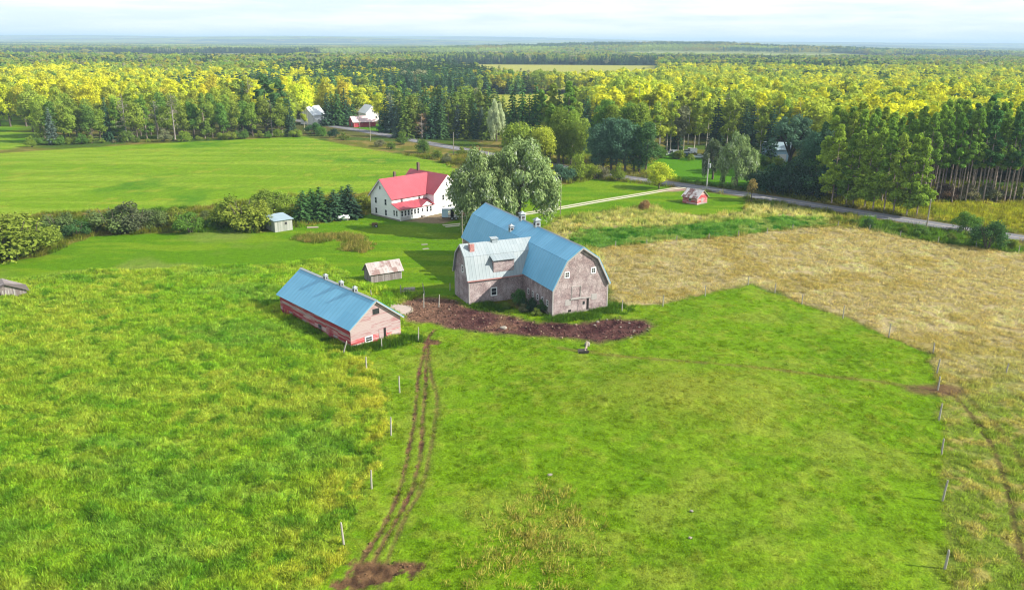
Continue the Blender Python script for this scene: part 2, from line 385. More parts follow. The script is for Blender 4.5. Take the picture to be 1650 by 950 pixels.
class NT:
    """tiny node-tree writer"""
    def __init__(s, name):
        s.m = bpy.data.materials.new(name); s.m.use_nodes = True
        s.n, s.l = s.m.node_tree.nodes, s.m.node_tree.links
        s.bsdf = s.n['Principled BSDF']; s.out = s.n['Material Output']
        s.bsdf.inputs['Specular IOR Level'].default_value = .25
    def node(s, t, **kw):
        nd = s.n.new(t)
        for k, v in kw.items(): setattr(nd, k, v)
        return nd
    def put(s, sock, v):
        if isinstance(v, bpy.types.NodeSocket): s.l.new(v, sock)
        else:
            if hasattr(sock.default_value, '__len__') and len(sock.default_value) == 4 and len(v) == 3: v = (*v, 1)
            sock.default_value = v
    def math(s, op, a, b=0.0, c=None):
        nd = s.node('ShaderNodeMath', operation=op); s.put(nd.inputs[0], a); s.put(nd.inputs[1], b)
        if c is not None: s.put(nd.inputs[2], c)
        return nd.outputs[0]
    def mix(s, f, a, b, mode='MIX'):
        nd = s.node('ShaderNodeMixRGB', blend_type=mode); s.put(nd.inputs[0], f); s.put(nd.inputs[1], a); s.put(nd.inputs[2], b); return nd.outputs[0]
    def ramp(s, f, lo, hi, c0=(0, 0, 0), c1=(1, 1, 1)):
        nd = s.node('ShaderNodeValToRGB'); e = nd.color_ramp.elements
        e[0].position, e[1].position = lo, hi; e[0].color, e[1].color = (*c0, 1), (*c1, 1)
        s.put(nd.inputs[0], f); return nd.outputs[0]
    def obj(s): return s.node('ShaderNodeTexCoord').outputs['Object']
    def pos(s): return s.node('ShaderNodeNewGeometry').outputs['Position']
    def sep(s, v):
        nd = s.node('ShaderNodeSeparateXYZ'); s.put(nd.inputs[0], v); return nd.outputs
    def comb(s, x, y, z):
        nd = s.node('ShaderNodeCombineXYZ')
        for i, v in enumerate((x, y, z)): s.put(nd.inputs[i], v)
        return nd.outputs[0]
    def noise(s, v, scale, detail=4, rough=.55):
        nd = s.node('ShaderNodeTexNoise'); s.put(nd.inputs['Vector'], v); nd.inputs['Scale'].default_value = scale
        nd.inputs['Detail'].default_value = detail; nd.inputs['Roughness'].default_value = rough; return nd.outputs['Fac']
    def bump(s, h, strength=.4, dist=.05):
        nd = s.node('ShaderNodeBump'); nd.inputs['Strength'].default_value = strength; nd.inputs['Distance'].default_value = dist
        s.put(nd.inputs['Height'], h); s.l.new(nd.outputs[0], s.bsdf.inputs['Normal'])
    def done(s, col, rough=.8):
        s.put(s.bsdf.inputs['Base Color'], col); s.put(s.bsdf.inputs['Roughness'], rough); return s.m

def plain(name, col, rough=.7, var=.15, scale=3.0, metallic=0):
    t = NT(name); n = t.noise(t.obj(), scale, 5)
    c = t.mix(n, tuple(np.array(col) * (1 - var)), tuple(np.minimum(np.array(col) * (1 + var), .9)))
    t.bsdf.inputs['Metallic'].default_value = metallic
    return t.done(c, rough)

# ------------------------------------------------------------------ materials
def ground_mat():
    t = NT('ground_cover'); a = t.node('ShaderNodeAttribute', attribute_name='tint')
    p = t.pos()
    f = t.noise(p, 3.5, 4, .7); f2 = t.noise(p, .9, 4, .65)
    c = t.mix(1.0, a.outputs['Color'], t.ramp(f, .3, .7, (.68, .68, .68), (1.3, 1.3, 1.3)), 'MULTIPLY')
    c = t.mix(1.0, c, t.ramp(f2, .3, .7, (.85, .85, .85), (1.13, 1.13, 1.13)), 'MULTIPLY')
    t.bsdf.inputs['Specular IOR Level'].default_value = .05
    t.bump(t.math('ADD', f, t.math('MULTIPLY', f2, 1.5)), .6, .25)
    return t.done(c, .95)

def leaf_mat(name, spread=.32, trans=.3):
    t = NT(name)
    a = t.node('ShaderNodeAttribute', attribute_name='tint', attribute_type='INSTANCER').outputs['Color']
    v = t.node('ShaderNodeAttribute', attribute_name='v').outputs['Fac']
    k = t.math('MULTIPLY_ADD', v, 2 * spread, 1 - spread)
    c = t.mix(1.0, a, t.comb(k, k, t.math('MULTIPLY', k, .9)), 'MULTIPLY')
    d = t.node('ShaderNodeBsdfDiffuse'); t.put(d.inputs[0], c)
    tr = t.node('ShaderNodeBsdfTranslucent'); t.put(tr.inputs[0], t.mix(1.0, c, (1.1, 1.15, .7), 'MULTIPLY'))
    m = t.node('ShaderNodeMixShader'); m.inputs[0].default_value = trans
    t.l.new(d.outputs[0], m.inputs[1]); t.l.new(tr.outputs[0], m.inputs[2]); t.l.new(m.outputs[0], t.out.inputs['Surface'])
    t.n.remove(t.bsdf)
    return t.m

def silver_leaf_mat():
    m = leaf_mat('silver_foliage', .5, .25); nt = m.node_tree; N, L = nt.nodes, nt.links
    d = [n for n in N if n.type == 'BSDF_DIFFUSE'][0]; src = d.inputs[0].links[0].from_socket
    v = N.new('ShaderNodeAttribute'); v.attribute_name = 'v'; rp = N.new('ShaderNodeValToRGB'); rp.color_ramp.elements[0].position = .76; rp.color_ramp.elements[1].position = .85
    L.new(v.outputs['Fac'], rp.inputs[0]); mx = N.new('ShaderNodeMixRGB'); L.new(rp.outputs[0], mx.inputs[0]); L.new(src, mx.inputs[1]); mx.inputs[2].default_value = (.42, .46, .38, 1); L.new(mx.outputs[0], d.inputs[0])
    return m

def bark_mat(name, c1, c2):
    t = NT(name); p = t.obj(); x, y, z = t.sep(p)
    n = t.noise(t.comb(t.math('MULTIPLY', x, 6.), t.math('MULTIPLY', y, 6.), z), 1.5, 5)
    return t.done(t.mix(t.ramp(n, .35, .65), c1, c2), .9)

def shingle_mat(name, c1, c2, mortar, patch, amount=.5, row=.2):
    t = NT(name); p = t.obj(); x, y, z = t.sep(p)
    uv = t.comb(t.math('ADD', x, y), z, 0.0)
    b = t.node('ShaderNodeTexBrick'); t.put(b.inputs['Vector'], uv); t.put(b.inputs['Color1'], c1); t.put(b.inputs['Color2'], c2); t.put(b.inputs['Mortar'], mortar)
    b.inputs['Scale'].default_value = 1; b.inputs['Mortar Size'].default_value = .016; b.inputs['Brick Width'].default_value = .22; b.inputs['Row Height'].default_value = row; b.inputs['Bias'].default_value = -.1
    n = t.noise(p, .55, 6, .65); n2 = t.noise(t.comb(t.math('MULTIPLY', t.math('ADD', x, y), 1.6), t.math('MULTIPLY', z, .35), 0.0), 1.0, 5, .7)
    c = t.mix(t.math('MULTIPLY', t.ramp(n, .42, .68), amount), b.outputs['Color'], patch)
    c = t.mix(t.math('MULTIPLY', t.ramp(n2, .5, .72), .55), c, tuple(np.array(c2) * .55))
    sp = t.noise(uv, 5.5, 2, .8); c = t.mix(1.0, c, t.ramp(sp, .3, .7, (.6, .6, .62), (1.4, 1.38, 1.38)), 'MULTIPLY')
    t.bump(b.outputs['Fac'], -.5, .03)
    return t.done(c, .9)

def board_mat(name, base, worn, wornamount, board=.2, horizontal=True, dirt=(.2, .15, .12), stain=.4):
    t = NT(name); p = t.obj(); x, y, z = t.sep(p)
    h = z if horizontal else t.math('ADD', x, y)
    l = t.math('ADD', x, y) if horizontal else z
    idx = t.math('FLOOR', t.math('DIVIDE', h, board))
    wn_ = t.node('ShaderNodeTexWhiteNoise', noise_dimensions='2D'); t.put(wn_.inputs['Vector'], t.comb(idx, t.math('FLOOR', t.math('DIVIDE', l, 3.4)), 0.0))
    n = t.noise(t.comb(t.math('MULTIPLY', l, .5), t.math('MULTIPLY', h, 4.), idx), 1.0, 6, .7)
    k = t.math('ADD', t.math('MULTIPLY', n, .75), t.math('MULTIPLY', wn_.outputs['Value'], .25))
    c = t.mix(t.ramp(k, .62 - .3 * wornamount, .75 - .25 * wornamount), base, worn)
    sp = t.noise(p, 4.0, 4, .75); c = t.mix(t.math('MULTIPLY', t.ramp(sp, .56, .7), stain), c, dirt)
    edge = t.math('FRACT', t.math('DIVIDE', h, board)); c = t.mix(t.math('MULTIPLY', t.math('LESS_THAN', edge, .1), .45), c, tuple(np.array(dirt) * .6))
    t.bump(edge, .5, .02)
    return t.done(c, .85)

def metal_roof(name, c1, c2, axis='y', rib=.6, sheet=.75, rust=None, rust_amt=.0, rough=.45, streak=.35):
    t = NT(name); p = t.obj(); x, y, z = t.sep(p)
    a = y if axis == 'y' else x
    s = t.math('FRACT', t.math('DIVIDE', a, rib)); r = t.ramp(t.math('ABSOLUTE', t.math('SUBTRACT', s, .5)), .38, .46)
    wn_ = t.node('ShaderNodeTexWhiteNoise', noise_dimensions='2D'); t.put(wn_.inputs['Vector'], t.comb(t.math('FLOOR', t.math('DIVIDE', a, sheet)), t.math('FLOOR', t.math('DIVIDE', z, 2.2)), 0.0))
    c = t.mix(wn_.outputs['Value'], c1, c2)
    st = t.noise(t.comb(t.math('MULTIPLY', a, 2.2), t.math('MULTIPLY', z, .25), 0.0), 1.0, 5, .7)
    c = t.mix(t.math('MULTIPLY', t.ramp(st, .5, .75), streak), c, tuple(np.array(c1) * .62))
    bl = t.noise(p, .25, 4, .6); c = t.mix(t.math('MULTIPLY', t.ramp(bl, .45, .7), .3), c, tuple(np.minimum(np.array(c2) * 1.25 + .03, .85)))
    if rust is not None:
        rn = t.noise(p, .8, 6, .7); rs = t.math('ADD', t.math('MULTIPLY', rn, .7), t.math('MULTIPLY', wn_.outputs['Value'], .35))
        c = t.mix(t.ramp(rs, .68 - rust_amt * .3, .76 - rust_amt * .25), c, rust)
    c = t.mix(t.math('MULTIPLY', r, .28), c, tuple(np.array(c1) * .55))
    t.bump(r, .6, .03)
    t.bsdf.inputs['Specular IOR Level'].default_value = .4
    return t.done(c, rough)

def glass_mat():
    t = NT('dark_window_glass'); n = t.noise(t.obj(), 2.0, 2)
    t.bsdf.inputs['Specular IOR Level'].default_value = .6
    return t.done(t.mix(n, (.012, .014, .018), (.035, .04, .05)), .12)

M_GROUND = ground_mat()
M_LEAF = leaf_mat('tree_foliage', .34, .35); M_SILVER_LEAF = silver_leaf_mat(); M_GRASS = leaf_mat('grass_blades', .3, .5)
M_BARK = bark_mat('grey_brown_bark', (.05, .04, .03), (.15, .125, .1)); M_PALEBARK = bark_mat('pale_aspen_bark', (.22, .2, .15), (.5, .47, .38))
M_PINEBARK = bark_mat('pine_bark', (.16, .12, .10), (.44, .36, .31)); M_DARKBARK = bark_mat('dark_elm_bark', (.015, .013, .012), (.05, .042, .036))
M_DEAD = bark_mat('bleached_dead_wood', (.16, .14, .13), (.36, .33, .3))
M_GLASS = glass_mat()
M_WHITE = plain('white_trim_paint', (.66, .67, .68), .6, .1)
M_TRIMWORN = plain('worn_white_trim', (.31, .295, .29), .8, .25, 6)
M_HOUSE = board_mat('white_clapboard', (.8, .8, .8), (.74, .75, .76), .3, .16, True, (.55, .56, .58), .08)
M_HOUSEROOF = metal_roof('red_steel_roof', (.30, .05, .07), (.33, .058, .08), 'x', .45, 1.0, None, 0, .5, .08)
M_BARNWALL = shingle_mat('weathered_wood_shingles', (.31, .235, .235), (.20, .155, .16), (.10, .076, .08), (.44, .39, .385), .8)
M_BARNROOF = metal_roof('blue_steel_roof', (.10, .325, .50), (.13, .37, .55), 'y', .9, 2.7, None, 0, .45, .3)
M_SILVER = metal_roof('galvanised_steel_roof', (.215, .26, .285), (.265, .305, .33), 'x', .6, 1.2, None, 0, .4, .15)
M_REDWALL = board_mat('faded_red_boards', (.32, .035, .05), (.48, .35, .34), .42, .3, True, (.10, .05, .05), .5)
M_PINKWALL = board_mat('bleached_pink_boards', (.25, .09, .10), (.34, .272, .272), 1.1, .22, True, (.26, .13, .13), .4)
M_REDROOF = metal_roof('blue_shed_roof', (.095, .30, .47), (.13, .36, .53), 'y', .9, 3.6, None, 0, .45, .35)
M_RUSTROOF = metal_roof('rusting_tin_roof', (.27, .225, .215), (.36, .34, .335), 'x', .6, .85, (.19, .12, .11), .5, .6, .3)
M_GREYBOARD = board_mat('silvered_grey_boards', (.15, .125, .122), (.24, .215, .213), .7, .22, False, (.07, .055, .05), .8)
M_PALEGREY = board_mat('pale_grey_boards', (.22, .24, .215), (.32, .335, .31), .6, .3, False, (.14, .13, .11), .4)
M_PALEROOF = metal_roof('pale_blue_tin', (.21, .285, .34), (.25, .33, .38), 'x', .7, 1.2, None, 0, .4, .15)
M_SHEDRED = board_mat('peeling_red_boards', (.36, .05, .06), (.5, .36, .36), .5, .25, True, (.12, .06, .06), .4)
M_PATCHROOF = metal_roof('patchy_tin_roof', (.42, .40, .40), (.55, .53, .53), 'y', .5, .8, (.14, .06, .055), .6, .6, .5)
M_BRICK = shingle_mat('red_chimney_brick', (.42, .10, .09), (.30, .07, .06), (.35, .3, .28), (.5, .3, .28), .3, .1)
M_DARK = plain('dark_opening', (.012, .011, .011), .9, .2)
M_STEEL = plain('galvanised_sheet', (.28, .31, .33), .45, .12)
M_DARKMETAL = plain('dark_metal', (.05, .045, .045), .6, .2)
M_POST = plain('silvered_fence_post', (.31, .295, .26), .9, .3, 8)
M_POLE = plain('weathered_pole_wood', (.23, .21, .165), .9, .2, 4)
M_CONC = plain('old_concrete', (.22, .20, .18), .9, .2, 2)
M_STONE = plain('pale_field_stone', (.23, .21, .18), .9, .35, 5)
M_RUBBER = plain('tyre_rubber', (.02, .02, .02), .85, .2)
M_HAYW = plain('bleached_timber', (.28, .24, .18), .9, .25, 5)

def asphalt_mat():
    t = NT('worn_asphalt'); p = t.pos(); n = t.noise(p, .6, 6, .7); n2 = t.noise(p, 9, 2)
    c = t.mix(n, (.10, .105, .125), (.16, .16, .175)); c = t.mix(t.math('MULTIPLY', t.ramp(n2, .5, .7), .3), c, (.2, .2, .2))
    return t.done(c, .85)
def gravel_mat():
    t = NT('pale_gravel'); p = t.pos(); n = t.noise(p, 1.3, 5, .7)
    return t.done(t.mix(n, (.34, .31, .22), (.5, .47, .38)), .95)
M_ROAD, M_GRAVEL = asphalt_mat(), gravel_mat()
M_LINE = plain('faded_road_paint', (.42, .36, .33), .8, .25, 1.0)

# ------------------------------------------------------------------ ground
def graded(segs):
    out = [segs[0][0]]
    for a, b, st in segs:
        n = max(1, int(round((b - a) / st))); out += list(np.linspace(a, b, n + 1)[1:])
    return np.array(out)
def geom(a, b, s0, g):
    out, x, s = [], a, s0
    while x < b: x += s; s *= g; out.append(x)
    return out
xs_ = graded([(-115, -60, .55), (-60, -24, .35), (-24, -1, .2), (-1, 70, .3), (70, 130, .6)])
xs_ = np.array([-v for v in reversed(geom(115, 24000, .8, 1.06))] + list(xs_) + geom(130, 24000, .8, 1.06))
ys_ = graded([(34, 112, .3), (112, 150, .4), (150, 215, .7), (215, 420, 1.6)])
ys_ = np.array([-v for v in reversed(geom(-30, 600, 6, 1.5))] + list(ys_) + geom(420, 24000, 2.0, 1.045))
GX, GY = np.meshgrid(xs_, ys_)
gx, gy = GX.ravel(), GY.ravel()
gc, gz, gm = cover(gx, gy)
nx_, ny_ = len(xs_), len(ys_)
ii = (np.arange(ny_ - 1)[:, None] * nx_ + np.arange(nx_ - 1)[None]).ravel()
me = np_mesh('ground', np.stack([gx, gy, gz], 1), np.stack([ii, ii + 1, ii + nx_ + 1, ii + nx_], 1), M_GROUND, True)
at = me.attributes.new('tint', 'FLOAT_COLOR', 'POINT'); at.data.foreach_set('color', np.column_stack([gc, np.ones(len(gc))]).astype(np.float32).ravel())
ground = tag(new_obj('ground', me), kind='structure')

def ribbon(name, pts, w, z, mat, kind='structure', off=0.0, dashes=None):
    P = np.array(pts); d = np.gradient(P, axis=0); d /= np.linalg.norm(d, axis=1)[:, None]; nrm = np.stack([-d[:, 1], d[:, 0]], 1)
    c = P + nrm * off
    V = np.concatenate([np.column_stack([c + nrm * w / 2, np.full(len(P), z)]), np.column_stack([c - nrm * w / 2, np.full(len(P), z)])])
    n = len(P); i = np.arange(n - 1)
    return tag(new_obj(name, np_mesh(name, V, np.stack([i, i + n, i + n + 1, i + 1], 1), mat)), kind=kind)
ribbon('road', ROAD, 6.4, .05, M_ROAD)
ribbon('road_marking', ROAD, .16, .056, M_LINE, off=.12); ribbon('road_marking', ROAD, .16, .056, M_LINE, off=-.12)
ribbon('gravel_drive', DRIVE, 1.0, .03, M_GRAVEL, off=.85); ribbon('gravel_drive', DRIVE, 1.0, .03, M_GRAVEL, off=-.85)

# ------------------------------------------------------------------ building helpers
def window(parent, o, rt, w, h, nx=1, ny=2, mat=None, bar=.09, name='window', nrm=None, depth=.05, pane=True, label=None):
    """o = middle of the opening on the wall, rt = unit vector to the right (seen from outside); stands proud of the wall"""
    mat = mat or M_WHITE
    o, rt = Vector(o), Vector(rt).normalized(); up = Vector((0, 0, 1)); n = Vector((rt.y, -rt.x, 0))
    def bx(mb, a0, a1, b0, b1, d0, d1):
        V = [tuple(o + rt * a + up * b + n * d) for d in (d0, d1) for a, b in ((a0, b0), (a1, b0), (a1, b1), (a0, b1))]
        mb.add(V, [(0, 3, 2, 1), (4, 5, 6, 7), (0, 1, 5, 4), (1, 2, 6, 5), (2, 3, 7, 6), (3, 0, 4, 7)])
    f = MB(); W, H = w / 2, h / 2
    bx(f, -W - bar, -W, -H - bar, H + bar, -.02, depth); bx(f, W, W + bar, -H - bar, H + bar, -.02, depth)
    bx(f, -W, W, H, H + bar, -.02, depth); bx(f, -W - .05, W + .05, -H - bar - .004, -H, -.02, depth + .03)
    for i in range(1, nx): bx(f, -W + w * i / nx - .022, -W + w * i / nx + .022, -H, H, .012, depth - .012)
    for j in range(1, ny): bx(f, -W, W, -H + h * j / ny - .022, -H + h * j / ny + .022, .012, depth - .010)
    fo = f.build(name, mat, parent)
    if label: fo['label'] = label
    if pane:
        g = MB(); bx(g, -W, W, -H, H, -.02, .012); g.build('pane', M_GLASS, fo)
    return fo

def board(parent, name, o, rt, w, h, mat, d0=-.02, d1=.05):
    o, rt = Vector(o), Vector(rt).normalized(); up = Vector((0, 0, 1)); n = Vector((rt.y, -rt.x, 0)); m = MB()
    V = [tuple(o + rt * a + up * b + n * d) for d in (d0, d1) for a, b in ((-w / 2, 0), (w / 2, 0), (w / 2, h), (-w / 2, h))]
    m.add(V, [(0, 3, 2, 1), (4, 5, 6, 7), (0, 1, 5, 4), (1, 2, 6, 5), (2, 3, 7, 6), (3, 0, 4, 7)])
    return m.build(name, mat, parent)

def bargeboards(parent, prof, y, w=.22, axis='y', mat=None, name='bargeboard', t=.05, sgn=-1):
    """trim following a gable outline prof [(h,z)...] on plane y"""
    m = MB()
    for (h0, z0), (h1, z1) in zip(prof[:-1], prof[1:]):
        d = Vector((h1 - h0, z1 - z0)).normalized(); nn = Vector((d.y, -d.x)) * w
        q = [(h0, z0), (h1, z1), (h1 + nn.x, z1 + nn.y), (h0 + nn.x, z0 + nn.y)]
        m.prism(q, y, y + sgn * t, axis)
    return m.build(name, mat or M_TRIMWORN, parent)

def ventilator(parent, x, y, z, s=.7, mat=None):
    mat = mat or M_STEEL; m = MB()
    m.box(x - s * .5, x + s * .5, y - s * .5, y + s * .5, z - .5, z + s * .75)
    m.box(x - s * .38, x + s * .38, y - s * .38, y + s * .38, z + s * .75, z + s * 1.05)
    a = s * .66
    m.add([(x - a, y - a, z + s * 1.05), (x + a, y - a, z + s * 1.05), (x + a, y + a, z + s * 1.05), (x - a, y + a, z + s * 1.05), (x, y, z + s * 1.6)], [(0, 3, 2, 1), (0, 1, 4), (1, 2, 4), (2, 3, 4), (3, 0, 4)])
    v = m.build('ventilator', mat, parent)
    for dx, dy in ((0, -1), (0, 1), (-1, 0), (1, 0)):
        cx, cy_ = x + dx * s * .5, y + dy * s * .5
        MB().box(cx - (s * .28 if dx == 0 else .02), cx + (s * .28 if dx == 0 else .02), cy_ - (s * .28 if dy == 0 else .02), cy_ + (s * .28 if dy == 0 else .02), z + s * .15, z + s * .6).build('louvre', M_DARKMETAL, v)
    return v

# ------------------------------------------------------------------ the big gambrel barn with its silver-roofed wing
def make_barn():
    W, L, HE, HK, K, HR = 10.06, 37.7, 4.66, 8.82, 2.19, 10.78
    b = thing('barn', 'large weathered gambrel barn with blue metal roof and silver roofed wing beside the mud', 'barn', (6.34, 116.73, 0), .44)
    wall = MB().prism([(0, -.3), (W, -.3), (W, HE), (W - K, HK), (W / 2, HR), (K, HK), (0, HE)], 0, L).build('wall', M_BARNWALL, b)
    fd = MB()
    fd.box(-.06, W + .06, -.06, .0, -.3, .38); fd.box(-.06, -.001, 0, 10.6, -.3, .38)
    fd.build('foundation', M_CONC, b)
    r = MB(); ov, e0, e1, t = .35, -.4, L + .4, .09
    def roofline(side):
        f = (lambda x: x) if side < 0 else (lambda x: W - x)
        s1 = (HK - HE) / K; ex = -ov * .6
        return f, [(f(ex), HE + ex * s1), (f(K), HK), (f(W / 2), HR)]
    for side in (-1, 1):
        f, pr = roofline(side)
        for (xa, za), (xb, zb) in zip(pr[:-1], pr[1:]):
            r.slab([(xa, e0, za + .03), (xb, e0, zb + .03), (xb, e1, zb + .03), (xa, e1, za + .03)], t)
    roof = r.build('roof', M_BARNROOF, b)
    c = MB(); c.slab([(W / 2 - .17, e0, HR + .02), (W / 2, e0, HR + .15), (W / 2, e1, HR + .15), (W / 2 - .17, e1, HR + .02)], .03); c.slab([(W / 2 + .17, e0, HR + .02), (W / 2, e0, HR + .15), (W / 2, e1, HR + .15), (W / 2 + .17, e1, HR + .02)], .03)
    c.build('ridge_cap', M_STEEL, roof)
    out = [(W + .2, HE - .4), (W - K, HK), (W / 2, HR), (K, HK), (-.2, HE - .4)]
    bargeboards(b, list(reversed(out)), -.402, .24)
    MB().box(-.025, .16, -.03, .16, .38, HE - .05).build('corner_board', M_TRIMWORN, b); MB().box(W - .16, W + .025, -.03, .16, .38, HE - .05).build('corner_board', M_TRIMWORN, b)
    # openings in the gable
    rt = (1, 0, 0)
    window(b, (2.45, 0, 6.55), rt, .62, .72, 2, 2, bar=.16); window(b, (7.2, 0, 6.75), rt, .62, .72, 2, 2, bar=.16)
    hd = window(b, (4.2, 0, 3.55), rt, 1.5, 1.8, 1, 1, M_TRIMWORN, .1, 'hay_door', pane=False)
    board(hd, 'door_leaf', (4.2, 0, 2.66), rt, 1.46, 1.78, M_BARNWALL, -.02, .02)
    board(hd, 'gap', (4.97 - .12, 0, 2.7), rt, .1, 1.7, M_DARK, -.02, .028)
    dr = board(b, 'door', (5.35, 0, .3), rt, 1.5, 1.95, M_BARNWALL, -.02, .05)
    board(dr, 'glass_light', (5.6, 0, 1.3), rt, .4, .55, M_GLASS, -.02, .06)
    board(b, 'door_opening', (6.35, 0, .25), rt, .42, 2.1, M_DARK, -.02, .03)
    board(b, 'door_track', (4.4, 0, 2.36), rt, 2.5, .2, M_TRIMWORN, -.02, .16); board(b, 'door_track', (6.2, 0, 2.3), rt, 1.4, .16, M_TRIMWORN, -.02, .12)
    for cx, cz in ((2.75, 1.5), (7.5, 1.9)):
        board(b, 'patch_panel', (cx, 0, cz), rt, 1.0, .95, M_TRIMWORN, -.02, .035)
    board(b, 'patch_panel', (3.1, 0, .25), rt, .5, .5, M_DARK, -.02, .03)
    # small windows along the shaded side
    lt = (0, -1, 0)
    for v in (1.7, 3.4, 5.1, 6.8, 8.5):
        window(b, (0, v, 1.75), lt, .42, .8, 1, 2, bar=.1)
    for v in (19, 22, 25, 28, 31, 34):
        window(b, (0, v, 1.75), lt, .42, .8, 1, 2, bar=.1)
    # ventilators
    ventilator(b, W / 2, 21.5, HR + .1, .95); ventilator(b, W / 2, 12.5 + 3.2, HR + .1, .95)
    ventilator(b, 2.55, 20.8, 9.2, .75)
    # ---- wing
    A, v0, D, he, hk, k, hr = 9.74, 10.68, 6.3, 4.6, 7.75, 1.1, 9.45
    x1 = 3.4
    MB().prism([(v0, -.3), (v0, he), (v0 + k, hk), (v0 + D / 2, hr), (v0 + D - k, hk), (v0 + D, he), (v0 + D, -.3)], -A, .5, 'x').build('wing_wall', M_BARNWALL, b)
    wr = MB(); s1 = (hk - he) / k; ex = .22
    for sg in (-1, 1):
        f = (lambda y: v0 + y) if sg < 0 else (lambda y: v0 + D - y)
        pr = [(f(-ex), he - ex * s1 * .8), (f(k), hk), (f(D / 2), hr)]
        for (ya, za), (yb, zb) in zip(pr[:-1], pr[1:]):
            wr.slab([(-A - .35, ya, za + .03), (x1, ya, za + .03), (x1, yb, zb + .03), (-A - .35, yb, zb + .03)], .07)
    wroof = wr.build('wing_roof', M_SILVER, b)
    MB().box(-A - .3, .1, v0 - ex - .1, v0 - ex + .0, he - ex * s1 * .8 - .14, he - ex * s1 * .8 + .05).build('gutter', plain('rusty_pink_gutter', (.36, .17, .16), .8, .3, 6), b)
    prof = [(v0 - .15, he - .45), (v0 + k, hk), (v0 + D / 2, hr), (v0 + D - k, hk), (v0 + D + .15, he - .45)]
    bargeboards(b, prof, -A - .352, .2, 'x', M_TRIMWORN)
    MB().box(-A - .03, -A + .14, v0 - .03, v0 + .1, .1, he - .5).build('corner_board', M_TRIMWORN, b); MB().box(-A - .03, -A + .14, v0 + D - .1, v0 + D + .03, .1, he - .5).build('corner_board', M_TRIMWORN, b)
    window(b, (-A, v0 + 2.6, 5.5), lt, .5, .95, 1, 2, bar=.14)
    window(b, (-5.3, v0, 1.75), rt, .85, 1.15, 1, 2, bar=.16)
    # dormer
    dx0, dx1, zt = -5.35, -1.65, 7.05
    dm = MB().prism([(v0 - .02, he + .45), (v0 + 2.2, he + .45), (v0 + 2.2, 8.0), (v0 - .02, zt)], dx0, dx1, 'x').build('dormer', M_BARNWALL, b)
    MB().slab([(dx0 - .25, v0 - .35, zt - .02), (dx1 + .25, v0 - .35, zt - .02), (dx1 + .25, v0 + 2.6, 8.32), (dx0 - .25, v0 + 2.6, 8.32)], .07).build('dormer_roof', M_SILVER, dm)
    # brick chimney and ridge box
    ch = MB(); ch.box(-A + .95, -A + 1.75, v0 + 1.75, v0 + 2.45, 7.9, 9.7); ch.build('chimney', M_BRICK, b)
    rb = MB(); rb.box(-4.4, -3.4, v0 + D / 2 - .4, v0 + D / 2 + .4, hr - .2, hr + .45); rb.slab([(-4.55, v0 + D / 2 - .55, hr + .46), (-3.25, v0 + D / 2 - .55, hr + .46), (-3.25, v0 + D / 2 + .55, hr + .62), (-4.55, v0 + D / 2 + .55, hr + .62)], .05)
    rb.build('roof_hatch', M_SILVER, b)
    return b
make_barn()

def gable_shell(b, W, L, HE, HR, wallmat, roofmat, ov=.35, rake=.35, t=.08, wall='wall', roof='roof', sides=None):
    MB().prism([(0, -.2), (W, -.2), (W, HE), (W / 2, HR), (0, HE)], 0, L).build(wall, wallmat, b)
    s = (HR - HE) / (W / 2); r = MB()
    for f in (lambda x: x, lambda x: W - x):
        r.slab([(f(-ov), -rake, HE - ov * s + .03), (f(W / 2), -rake, HR + .03), (f(W / 2), L + rake, HR + .03), (f(-ov), L + rake, HE - ov * s + .03)], t)
    return r.build(roof, roofmat, b)

